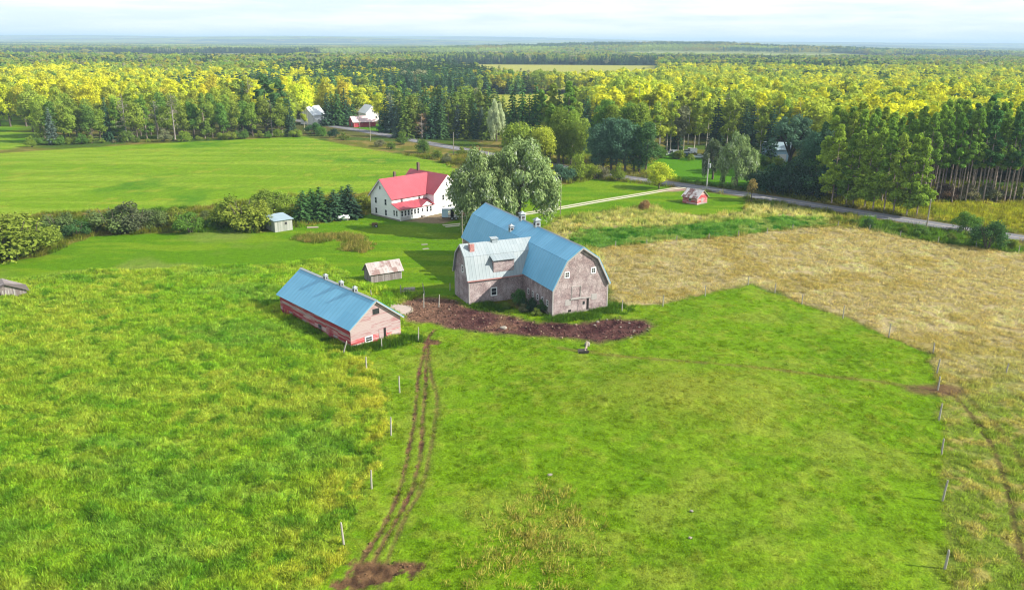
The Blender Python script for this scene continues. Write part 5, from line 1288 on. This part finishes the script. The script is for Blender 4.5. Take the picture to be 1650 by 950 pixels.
belt([(1215, 1330, 306, 318, 262, 258, 8, [('shrub', 'teal', 2, 1), ('shrub', 'dark', 2, 1), ('shrub', 'deep', .6, 1)]), (1290, 1335, 300, 306, 195, 190, 4, [('poplar', 'teal', 2, .9), ('low_pine', 'deep', 1, 1)])], 'shaded growth left of the pine plantation', '{} {} in the shade left of the pine plantation')
PN = [('pine', 'pine', 3, 1.0), ('pine', 'pineyel', 2, 1.0), ('low_pine', 'pineyel', 1.0, 1.05)]
PN2 = [('pine', 'pine', 4, .85), ('pine', 'deep', 1, .95), ('pine', 'pineyel', 1, .9)]
belt([(1335, 1480, 326, 350, 208, 222, 9, [('low_pine', 'pine', 2, 1), ('low_pine', 'pineyel', 3, 1), ('pine', 'pine', 1, 1.1)]), (1325, 1490, 314, 330, 182, 192, 11, PN), (1320, 1500, 302, 312, 168, 178, 11, PN)], 'front pines of the plantation by the road', '{} {} at the roadside front of the plantation')
belt([(1500, 1700, 324, 326, 182, 190, 20, PN2), (1490, 1700, 313, 315, 172, 178, 18, PN2), (1490, 1720, 303, 305, 168, 172, 13, PN2), (1500, 1740, 294, 296, 162, 168, 10, PN2)], 'pines with bare stems at the right plantation edge', '{} bare stemmed {} at the right plantation edge')

belt([(1000, 1250, 250, 268, 238, 254, 14, [('shrub', 'olive', 2, 1.2), ('shrub', 'green', 2, 1.2), ('shrub', 'oliveg', 2, 1.2)])], 'bushes under the aspen belt', '{} {} under the aspen belt behind the parked vehicles')
belt([(1490, 1700, 322, 324, 300, 302, 15, [('shrub', (.17, .11, .085), 2, 1.2), ('shrub', 'grey', 2, 1.2), ('shrub', 'olive', 1, 1.2)])], 'undergrowth among the bare pine stems', '{} {} among the bare pine stems')

# ------------------------------------------------------------------ scatter of uncountable growth
def library(name, meshes):
    c = bpy.data.collections.new(name)
    for i, m in enumerate(meshes):
        o = bpy.data.objects.new(f'{name}_{i:02d}', m); c.objects.link(o)
    return c

def scatter(name, lib, X, Y, Z, idx, rot, scl, tint, label, cat):
    n = len(X)
    me = bpy.data.meshes.new(name); me.vertices.add(n); me.vertices.foreach_set('co', np.stack([X, Y, Z], 1).astype(np.float32).ravel())
    a = me.attributes.new('idx', 'INT', 'POINT'); a.data.foreach_set('value', idx.astype(np.int32))
    a = me.attributes.new('rot', 'FLOAT_VECTOR', 'POINT'); a.data.foreach_set('vector', rot.astype(np.float32).ravel())
    a = me.attributes.new('scl', 'FLOAT_VECTOR', 'POINT'); a.data.foreach_set('vector', scl.astype(np.float32).ravel())
    a = me.attributes.new('tint', 'FLOAT_COLOR', 'POINT'); a.data.foreach_set('color', np.column_stack([tint, np.ones(n)]).astype(np.float32).ravel())
    o = new_obj(name, me); tag(o, label, cat, kind='stuff')
    ng = bpy.data.node_groups.new(name + '_scatter', 'GeometryNodeTree')
    ng.interface.new_socket('Geometry', in_out='INPUT', socket_type='NodeSocketGeometry'); ng.interface.new_socket('Geometry', in_out='OUTPUT', socket_type='NodeSocketGeometry')
    N, L = ng.nodes, ng.links
    gi, go = N.new('NodeGroupInput'), N.new('NodeGroupOutput')
    ci = N.new('GeometryNodeCollectionInfo'); ci.inputs['Collection'].default_value = lib; ci.inputs['Separate Children'].default_value = True; ci.inputs['Reset Children'].default_value = True
    iop = N.new('GeometryNodeInstanceOnPoints'); iop.inputs['Pick Instance'].default_value = True
    def attr(nm, ty):
        q = N.new('GeometryNodeInputNamedAttribute'); q.data_type = ty; q.inputs['Name'].default_value = nm
        return [s for s in q.outputs if s.enabled and s.name == 'Attribute'][0]
    L.new(gi.outputs[0], iop.inputs['Points']); L.new(ci.outputs[0], iop.inputs['Instance']); L.new(attr('idx', 'INT'), iop.inputs['Instance Index'])
    er = N.new('FunctionNodeEulerToRotation'); L.new(attr('rot', 'FLOAT_VECTOR'), er.inputs[0]); L.new(er.outputs[0], iop.inputs['Rotation'])
    L.new(attr('scl', 'FLOAT_VECTOR'), iop.inputs['Scale']); L.new(iop.outputs[0], go.inputs[0])
    md = o.modifiers.new('scatter', 'NODES'); md.node_group = ng
    return o

def tuft_mesh(name, seed, n, rad, h, w, lean=.5, mat=None):
    rng = np.random.default_rng(seed)
    r = rad * np.sqrt(rng.random(n)); th = rng.uniform(0, 6.28, n); B = np.stack([r * np.cos(th), r * np.sin(th), np.full(n, -.06)], 1)
    out = np.stack([np.cos(th), np.sin(th)], 1) * (r / rad)[:, None] * lean + rng.normal(size=(n, 2)) * lean * .45
    hh = h * rng.uniform(.45, 1.1, n) * (1 - .45 * (r / rad) ** 2)
    Tp = B + np.column_stack([out * hh[:, None], hh])
    a = rng.uniform(0, 6.28, n); S = np.stack([np.cos(a), np.sin(a), np.zeros(n)], 1) * w * rng.uniform(.6, 1.3, (n, 1))
    V = np.stack([B - S / 2, B + S / 2, Tp + S * .12, Tp - S * .12], 1).reshape(-1, 3)
    me = np_mesh(name, V, np.arange(4 * n).reshape(n, 4), mat or M_GRASS)
    v = me.attributes.new('v', 'FLOAT', 'POINT'); v.data.foreach_set('value', np.repeat(rng.random(n), 4).astype(np.float32))
    face = np.cross(V[1::4] - V[0::4], V[3::4] - V[0::4]); face /= np.linalg.norm(face, axis=1)[:, None] + 1e-9
    face *= np.where(face[:, 2] < 0, -1, 1)[:, None]
    up = np.column_stack([out * .35, np.ones(n)]); N = up + face * .7; N /= np.linalg.norm(N, axis=1)[:, None]
    me.polygons.foreach_set('use_smooth', np.ones(n, bool)); me.normals_split_custom_set_from_vertices(np.repeat(N, 4, 0).tolist())
    return me

TALL = library('tall_tuft', [tuft_mesh('tall_tuft', s, 44, .42, .46, .042, .6) for s in range(4)])
SHORT = library('short_tuft', [tuft_mesh('short_tuft', 10 + s, 40, .42, .2, .05, .8) for s in range(4)])
STRAW = library('straw_tuft', [tuft_mesh('straw_tuft', 20 + s, 44, .5, .5, .045, .7) for s in range(4)])
WEED = library('weed_tuft', [tuft_mesh('weed_tuft', 30 + s, 60, .6, 1.0, .06, .45) for s in range(4)])

def sample(x0, x1, y0, y1, dens, fn):
    """dens points per m2 near, thinning with distance"""
    n = int((x1 - x0) * (y1 - y0) * dens)
    X, Y = RNG.uniform(x0, x1, n), RNG.uniform(y0, y1, n)
    k = np.abs(X) < .72 * (Y + 12) + 6
    X, Y = X[k], Y[k]
    k = RNG.random(len(X)) < np.clip(85 / np.maximum(Y, 1), .22, 1) ; X, Y = X[k], Y[k]
    C, Z, M = cover(X, Y)
    p = fn(X, Y, M) * (1 - np.clip(M['bare'] * 1.3, 0, 1))
    # keep off the buildings
    for bx, by, a, u0, u1, v0, v1 in ((6.34, 116.73, .44, -.6, 10.6, -.4, 38), (6.34, 116.73, .44, -10.3, 0, 10.2, 17.4), (-22.44, 102.58, .74, -.3, 8.7, -.2, 21.4), (-29, 186.7, .82, 0, 20, -3, 11), (-25.08, 134.11, .55, -.1, 6, -.1, 3.4), (-53.23, 172.39, .72, 0, 4.3, 0, 4.8), (49.12, 207.16, .74, 0, 4.6, 0, 4.7)):
        dx, dy = X - bx, Y - by; u, v = dx * cos(a) + dy * sin(a), -dx * sin(a) + dy * cos(a)
        p = p * ~((u > u0) & (u < u1) & (v > v0) & (v < v1))
    k = RNG.random(len(X)) < p
    return X[k], Y[k], Z[k], C[k]

GRASS_GAIN = 1.75
def tufts(name, lib, box, dens, fn, label, cat, s=(.7, 1.3), var=.16, gain=1.0, warm=0.0, hue=(1.08, .98, 1.1)):
    X, Y, Z, C = sample(*box, dens, fn)
    n = len(X); sc = RNG.uniform(*s, n) * (1 + np.clip((Y - 85) / 260, 0, .6)); hz = RNG.uniform(.75, 1.25, n)
    lump = .65 + .7 * fbm(X / 2.2, Y / 2.2, 91, 2)
    tint = C * gain * GRASS_GAIN * RNG.uniform(1 - var, 1 + var, (n, 1)); tint *= np.array(hue); tint[:, 0] *= 1 + RNG.uniform(-.1, .1 + warm, n); tint = np.clip(tint, 0, .8)
    rot = np.stack([RNG.normal(0, .1, n), RNG.normal(0, .1, n), RNG.uniform(0, 6.28, n)], 1)
    return scatter(name, lib, X, Y, Z, RNG.integers(0, 4, n), rot, np.stack([sc, sc, sc * hz * lump], 1), tint, label, cat)

tufts('meadow_grass', TALL, (-115, -8, 44, 165), 11.0, lambda x, y, m: m['meadow'] * (.35 + .65 * sstep(.3, .55, fbm(x / 1.9, y / 1.3, 64, 3))), 'rank yellow green meadow grass left of the track', 'grass', (.6, 1.15), .13, 2.15, 0, (1.0, .95, 1.35))
def pastden(x, y, m):
    return m['pasture'] * (.25 + .75 * sstep(.42, .62, fbm(x / 3.0, y / 3.0, 95, 3)))
tufts('pasture_grass', SHORT, (-22, 62, 44, 140), 6.0, pastden, 'grazed bright green pasture grass', 'grass', (.5, 1.1), .17, 1.55, 0, (1.06, .93, 1.2))
tufts('straw_grass', STRAW, (8, 140, 44, 185), 4.5, lambda x, y, m: m['tan'] * (.25 + .75 * sstep(.32, .5, fbm(x / 1.6, y / 1.6, 98, 2))), 'dry tan hay stubble and grass in the right field', 'grass', (.55, 1.0), .12, 1.85, 0, (1.0, .99, 1.12))
def weedden(x, y, m):
    near_shed = np.exp(-((x + 24) / 9) ** 2 - ((y - 128) / 8) ** 2) * m['meadow']
    return np.clip(np.maximum(m['dry'] * .8, near_shed * .7), 0, 1)
tufts('dry_weeds', WEED, (-45, 110, 105, 225), 2.2, weedden, 'dry pale weeds standing around the farmyard', 'weeds', (.5, 1.0), .2, 2.0, .05, (1.0, 1.02, 1.1))
tufts('crop_plants', TALL, (10, 110, 150, 215), 4.0, lambda x, y, m: m['crop'], 'strip of lush green crop plants by the tan field', 'crop', (.7, 1.2), .16, 1.5)
def rough(x, y, m):
    inside = np.maximum.reduce([m[k] for k in ('meadow', 'pasture', 'lawn', 'field', 'field_b', 'front', 'across', 'crop', 'tan', 'dry', 'mud', 'apron', 'pad')])
    return (1 - inside)
tufts('roadside_weeds', WEED, (-130, 150, 150, 300), 1.3, rough, 'rough olive weeds on the field margins and road ditch', 'weeds', (.5, 1.1), .25, 1.5, 0, (.92, 1.04, 1.0))
tufts('pasture_clumps', TALL, (-22, 62, 44, 140), .9, lambda x, y, m: m['pasture'] * sstep(.52, .66, fbm(x / 5, y / 5, 97, 3)) * .8, 'taller dark green clumps the cattle leave in the pasture', 'grass', (.35, .8), .2, .95)
def tussocks():
    n = 150; c = np.array([spot(865, 855)])
    X = c[0, 0] + RNG.normal(0, 2.6, n); Y = c[0, 1] + RNG.normal(0, 4.2, n); sc = RNG.uniform(.8, 1.5, n)
    scatter('yellow_tussocks', STRAW, X, Y, np.zeros(n), RNG.integers(0, 4, n), np.stack([np.zeros(n), np.zeros(n), RNG.uniform(0, 6, n)], 1), np.stack([sc, sc, sc * 1.1], 1), gcol(210, 198, 112) * 2.3 * RNG.uniform(.8, 1.15, (n, 1)), 'yellow rush tussocks in the near pasture', 'grass')
tussocks()
def weed_island():
    pts = [(497, 383, 3, 1.2), (525, 382, 3, 1.2), (550, 381, 3, 1.2), (568, 386, 3, 1.5), (578, 396, 3, 2.0), (575, 402, 3, 1.5), (505, 388, 2, 1)]
    X, Y = [], []
    for px, py, r, q in pts:
        x, y = spot(px, py); k = 70; X.append(x + RNG.normal(0, 1.3, k)); Y.append(y + RNG.normal(0, q * .8, k))
    X, Y = np.concatenate(X), np.concatenate(Y); n = len(X); sc = RNG.uniform(.7, 1.4, n)
    base = np.where(RNG.random((n, 1)) < .6, gcol(176, 162, 98), gcol(132, 144, 66)) * 2.6
    scatter('weed_island', WEED, X, Y, np.zeros(n), RNG.integers(0, 4, n), np.stack([np.zeros(n), np.zeros(n), RNG.uniform(0, 6, n)], 1), np.stack([sc, sc, sc], 1), base * RNG.uniform(.75, 1.2, (n, 1)), 'patch of uncut brown weeds left standing on the lawn', 'weeds')
    for nm, lab, pp, tint in (('wall_weeds', 'green weeds along the foot of the barn and red shed', [(470, 518), (500, 535), (530, 552), (558, 562), (630, 552), (655, 545), (600, 559), (900, 514), (940, 510), (975, 502), (780, 492), (800, 497), (990, 495)], gcol(96, 138, 44)),):
        X, Y = [], []
        for px, py in pp:
            x, y = spot(px, py); k = 60; X.append(x + RNG.normal(0, 1.3, k)); Y.append(y + RNG.normal(0, .7, k))
        X, Y = np.concatenate(X), np.concatenate(Y); n = len(X); sc = RNG.uniform(.5, 1.0, n)
        scatter(nm, WEED, X, Y, np.zeros(n), RNG.integers(0, 4, n), np.stack([np.zeros(n), np.zeros(n), RNG.uniform(0, 6, n)], 1), np.stack([sc, sc, sc], 1), tint * 2.0 * RNG.uniform(.7, 1.3, (n, 1)), lab, 'weeds')
weed_island()
def soil_mat():
    t = NT('crumbled_soil'); a = t.node('ShaderNodeAttribute', attribute_name='tint', attribute_type='INSTANCER').outputs['Color']
    return t.done(t.mix(1.0, a, t.ramp(t.noise(t.pos(), 9, 3), .3, .7, (.7, .7, .7), (1.25, 1.25, 1.25)), 'MULTIPLY'), .95)
def clods():
    import bmesh
    ms = []; mt = soil_mat()
    for q in range(4):
        rn = np.random.default_rng(400 + q); bm = bmesh.new(); bmesh.ops.create_icosphere(bm, subdivisions=1, radius=1)
        for v in bm.verts: v.co *= rn.uniform(.7, 1.25)
        me = bpy.data.meshes.new('clod'); bm.to_mesh(me); bm.free(); me.materials.append(mt); ms.append(me)
    lib = library('clod', ms)
    n = 60000; X, Y = RNG.uniform(-28, 30, n), RNG.uniform(48, 128, n)
    C, Z, M = cover(X, Y); p = np.clip(M['mud'] * .5 + (M['bare'] - M['mud']).clip(0, 1) * .1, 0, 1) * (Y < 125)
    k = RNG.random(n) < p * (.35 + 1.0 * fbm(X / 1.5, Y / 1.5, 96, 2)); X, Y, Z, C = X[k], Y[k], Z[k], C[k]; n = len(X)
    s = .05 + .17 * RNG.random(n) ** 2.2; pale = RNG.random((n, 1)) < .06 + .1 * ((X > 18)[:, None])
    tint = np.where(pale, gcol(190, 165, 140), C * RNG.uniform(.6, 1.5, (n, 1)))
    scatter('soil_clods', lib, X, Y, Z + s * .15, RNG.integers(0, 4, n), RNG.uniform(0, 6, (n, 3)), np.stack([s, s, s * .7], 1), tint, 'trampled clods and crumbs of dark earth in mud and ruts', 'mud')
clods()

# ---- the forest beyond, one mass
def low_tree(seed, conifer=False, broad=False):
    rng = np.random.default_rng(seed)
    if conifer:
        return make_spruce(seed, 16, 2.6, 11, .55, 1.15)[0]
    L = []
    for k in range(13):
        d = rng.normal(size=3); d /= np.linalg.norm(d); lr = rng.uniform(.75, 1.35)
        L.append((d[0] * 1.6, d[1] * 1.6, 10.5 + d[2] * 5.2, lr, lr, lr * 1.3))
    L.append((0, 0, 8.5, 1.3, 1.3, 5))
    if broad: L = [(rng.normal() * 2.3, rng.normal() * 2.3, rng.uniform(6, 14), *(rng.uniform(1.2, 2.3) * np.array([1.1, 1.1, .9]))) for k in range(16)]
    V, F, v = lobes_leaves(L, 1000 if broad else 700, .8 if broad else .75, rng, .6, .25, .35)
    return crown_mesh('forest_crown', V, F, v)
def canopy_patch(seed, conifer=.3):
    rng = np.random.default_rng(seed); Vs, Fs, vs = [], [], []; off = 0
    L = []
    for k in range(150):
        x, y = rng.uniform(-75, 75, 2); h = rng.uniform(9, 16)
        if rng.random() < conifer: L.append((x, y, h * .6, 2.2, 2.2, h * .5))
        else: L.append((x, y, h * .66, 3.6, 3.6, h * .36))
    V, F, v = lobes_leaves(L, 5200, 2.6, rng, .5, .4, .2)
    return crown_mesh('canopy_patch', V, F, v)
FOREST = library('forest_tree', [low_tree(s) for s in (201, 202, 203, 204)] + [low_tree(s, True) for s in (205, 206)] + [low_tree(s, False, True) for s in (207, 208, 209)])
PATCH = library('canopy', [canopy_patch(s, c) for s, c in ((301, .2), (302, .3), (303, .7), (304, .4))])

def forest():
    X, Y = [], []
    for y0, y1, d in ((225, 600, 1 / 20), (600, 1100, 1 / 27), (1100, 1900, 1 / 52), (1900, 3000, 1 / 120)):
        hw = 1.0 * y1 + 60; n = int(2 * hw * (y1 - y0) * d); x, y = RNG.uniform(-hw, hw, n), RNG.uniform(y0, y1, n); k = np.abs(x) < .97 * y + 50; X.append(x[k]); Y.append(y[k])
    X, Y = np.concatenate(X), np.concatenate(Y)
    # open ground and the belts already planted tree by tree
    keep = np.ones(len(X), bool)
    for k in ('field', 'field_b', 'yellowfield', 'farfield', 'roadmeadow', 'farmyard', 'across'): keep &= poly_sd(X, Y, R[k]) < 0
    keep &= line_d(X, Y, ROAD) > 11
    open_px = [spots(q) for q in ([(-900, 262), (-900, 205), (-60, 205), (60, 199), (560, 190), (640, 178), (820, 182), (960, 192), (985, 222), (1100, 224), (1330, 236), (1345, 290), (1490, 290), (1800, 293), (2600, 420), (2600, 1200), (-900, 1200)],)]
    for q in open_px: keep &= poly_sd(X, Y, q) < 0
    keep &= ~((Y > 745) & (Y < 1560) & (X / Y > -.085) & (X / Y < .178) & (Y > 745 + np.clip(.06 - X / Y, 0, 1) * 2600)); 
    for cx, cy, rx, ry in CLEARINGS: keep &= np.hypot((X - cx) / rx, (Y - cy) / ry) > 1
    X, Y = X[keep], Y[keep]; n = len(X)
    z1 = fbm(X / np.where(Y > 800, 420, 130), Y / 90, 71, 3); z2 = fbm(X / 35, Y / 35, 72, 2); u = RNG.random(n)
    Tn = np.zeros((n, 3)); con = np.zeros(n, bool)
    pal = {k: np.array(v) for k, v in T.items()}
    yell = (sstep(-60, -110, X) * sstep(820, 660, Y) + sstep(10, 60, X) * sstep(1120, 880, Y)); yell = np.clip(yell, 0, 1)
    dark = np.clip(sstep(-260, -235, X) * sstep(-10, -40, X) * sstep(520, 560, Y) * sstep(1250, 1100, Y), 0, 1)
    pc = np.clip(.36 + (z1 - .5) * np.where(Y > 800, 4.5, 2.4) - yell * .46 + dark * .9 + .2 * sstep(760, 900, Y) * sstep(0, -80, X), .04, .97); con = u < pc
    mixv = RNG.random(n)
    dec = np.where((mixv < np.where(X < 0, .62, .45))[:, None], pal['yellow'] * .85, np.where((mixv < .74)[:, None], pal['lime'], pal['olive']))
    dec2 = np.where((mixv < .3)[:, None], pal['olive'], np.where((mixv < .55)[:, None], pal['oliveg'], np.where((mixv < .72)[:, None], pal['gold'] * .7, np.where((mixv < .86)[:, None], pal['grey'], pal['green']))))
    w = np.clip(yell * (.5 + 1.2 * z2), 0, 1)[:, None]
    pick = RNG.random((n, 1)) < w
    dcol = np.where(pick, dec, dec2)
    ccol = np.where((RNG.random((n, 1)) < .6), pal['spruce'], pal['deep'])
    ccol = ccol * np.where(Y > 750, .6, 1.0)[:, None]
    Tn = np.where(con[:, None], ccol, dcol) * RNG.uniform(.88, 1.35, (n, 1))
    idx = np.where(con, RNG.integers(4, 6, n), np.array([0, 1, 2, 3, 6, 7, 8, 6, 7])[RNG.integers(0, 9, n)])
    h = (.62 + .5 * RNG.random(n) ** 1.3) * (.85 + .35 * fbm(X / 60, Y / 60, 74, 2)) * np.where(con, 1.1, 1.05) * np.where(Y < 450, 1.15, 1); wd = h * RNG.uniform(.85, 1.5, n)  * np.where(Y > 1900, 1.7, np.where(Y > 1100, 1.25, 1.0))
    scatter('forest', FOREST, X, Y, terrain(X, Y) - .3, idx, np.stack([RNG.normal(0, .03, n), RNG.normal(0, .03, n), RNG.uniform(0, 6.28, n)], 1), np.stack([wd, wd, h], 1), Tn, 'mixed autumn forest of yellow and dark green trees beyond the farm', 'forest')
    # rolling wooded country far off
    X, Y = [], []
    for y0, y1, st in ((2900, 6000, 120), (6000, 11000, 135), (11000, 17500, 220)):
        gx_, gy_ = np.meshgrid(np.arange(-.97 * y1, .97 * y1, st), np.arange(y0, y1, st)); x, y = gx_.ravel() + RNG.uniform(-30, 30, gx_.size), gy_.ravel() + RNG.uniform(-30, 30, gx_.size)
        k = np.abs(x) < .97 * y; X.append(x[k]); Y.append(y[k])
    X, Y = np.concatenate(X), np.concatenate(Y); z1 = fbm(X / 1500, Y / 300, 75, 3); k = ~((fbm(X / 1300, Y / 260, 76, 3) > .60) & (Y < 9000)); X, Y, z1 = X[k], Y[k], z1[k]; n = len(X)
    base = np.where((z1 > .53)[:, None], pal['spruce'], np.where((z1 > .47)[:, None], pal['oliveg'] * .9, pal['olive'] * 1.1))
    base = np.where((RNG.random((n, 1)) < .18), pal['gold'] * .6, base) * RNG.uniform(.8, 1.2, (n, 1))
    sc = np.where(Y > 11000, 1.7, 1.05)
    scatter('distant_forest', PATCH, X, Y, terrain(X, Y) - 1, RNG.integers(0, 4, n), np.stack([np.zeros(n), np.zeros(n), RNG.integers(0, 4, n) * pi / 2], 1), np.stack([sc, sc, np.ones(n)], 1), base, 'endless wooded plain fading to blue hills at the horizon', 'forest')
forest()

# ------------------------------------------------------------------ air between here and the hills
hb = MB().box(-23500, 23500, -400, 23500, -14, 140)
hm = bpy.data.materials.new('haze'); hm.use_nodes = True
hn = hm.node_tree.nodes; hn.remove(hn['Principled BSDF'])
pv = hn.new('ShaderNodeVolumePrincipled'); pv.inputs['Color'].default_value = (.47, .66, .86, 1); pv.inputs['Density'].default_value = .00013; pv.inputs['Anisotropy'].default_value = 0.0
hm.node_tree.links.new(pv.outputs[0], hn['Material Output'].inputs['Volume'])
tag(hb.build('haze', hm), 'thin blue haze over the far country', 'haze', kind='stuff')
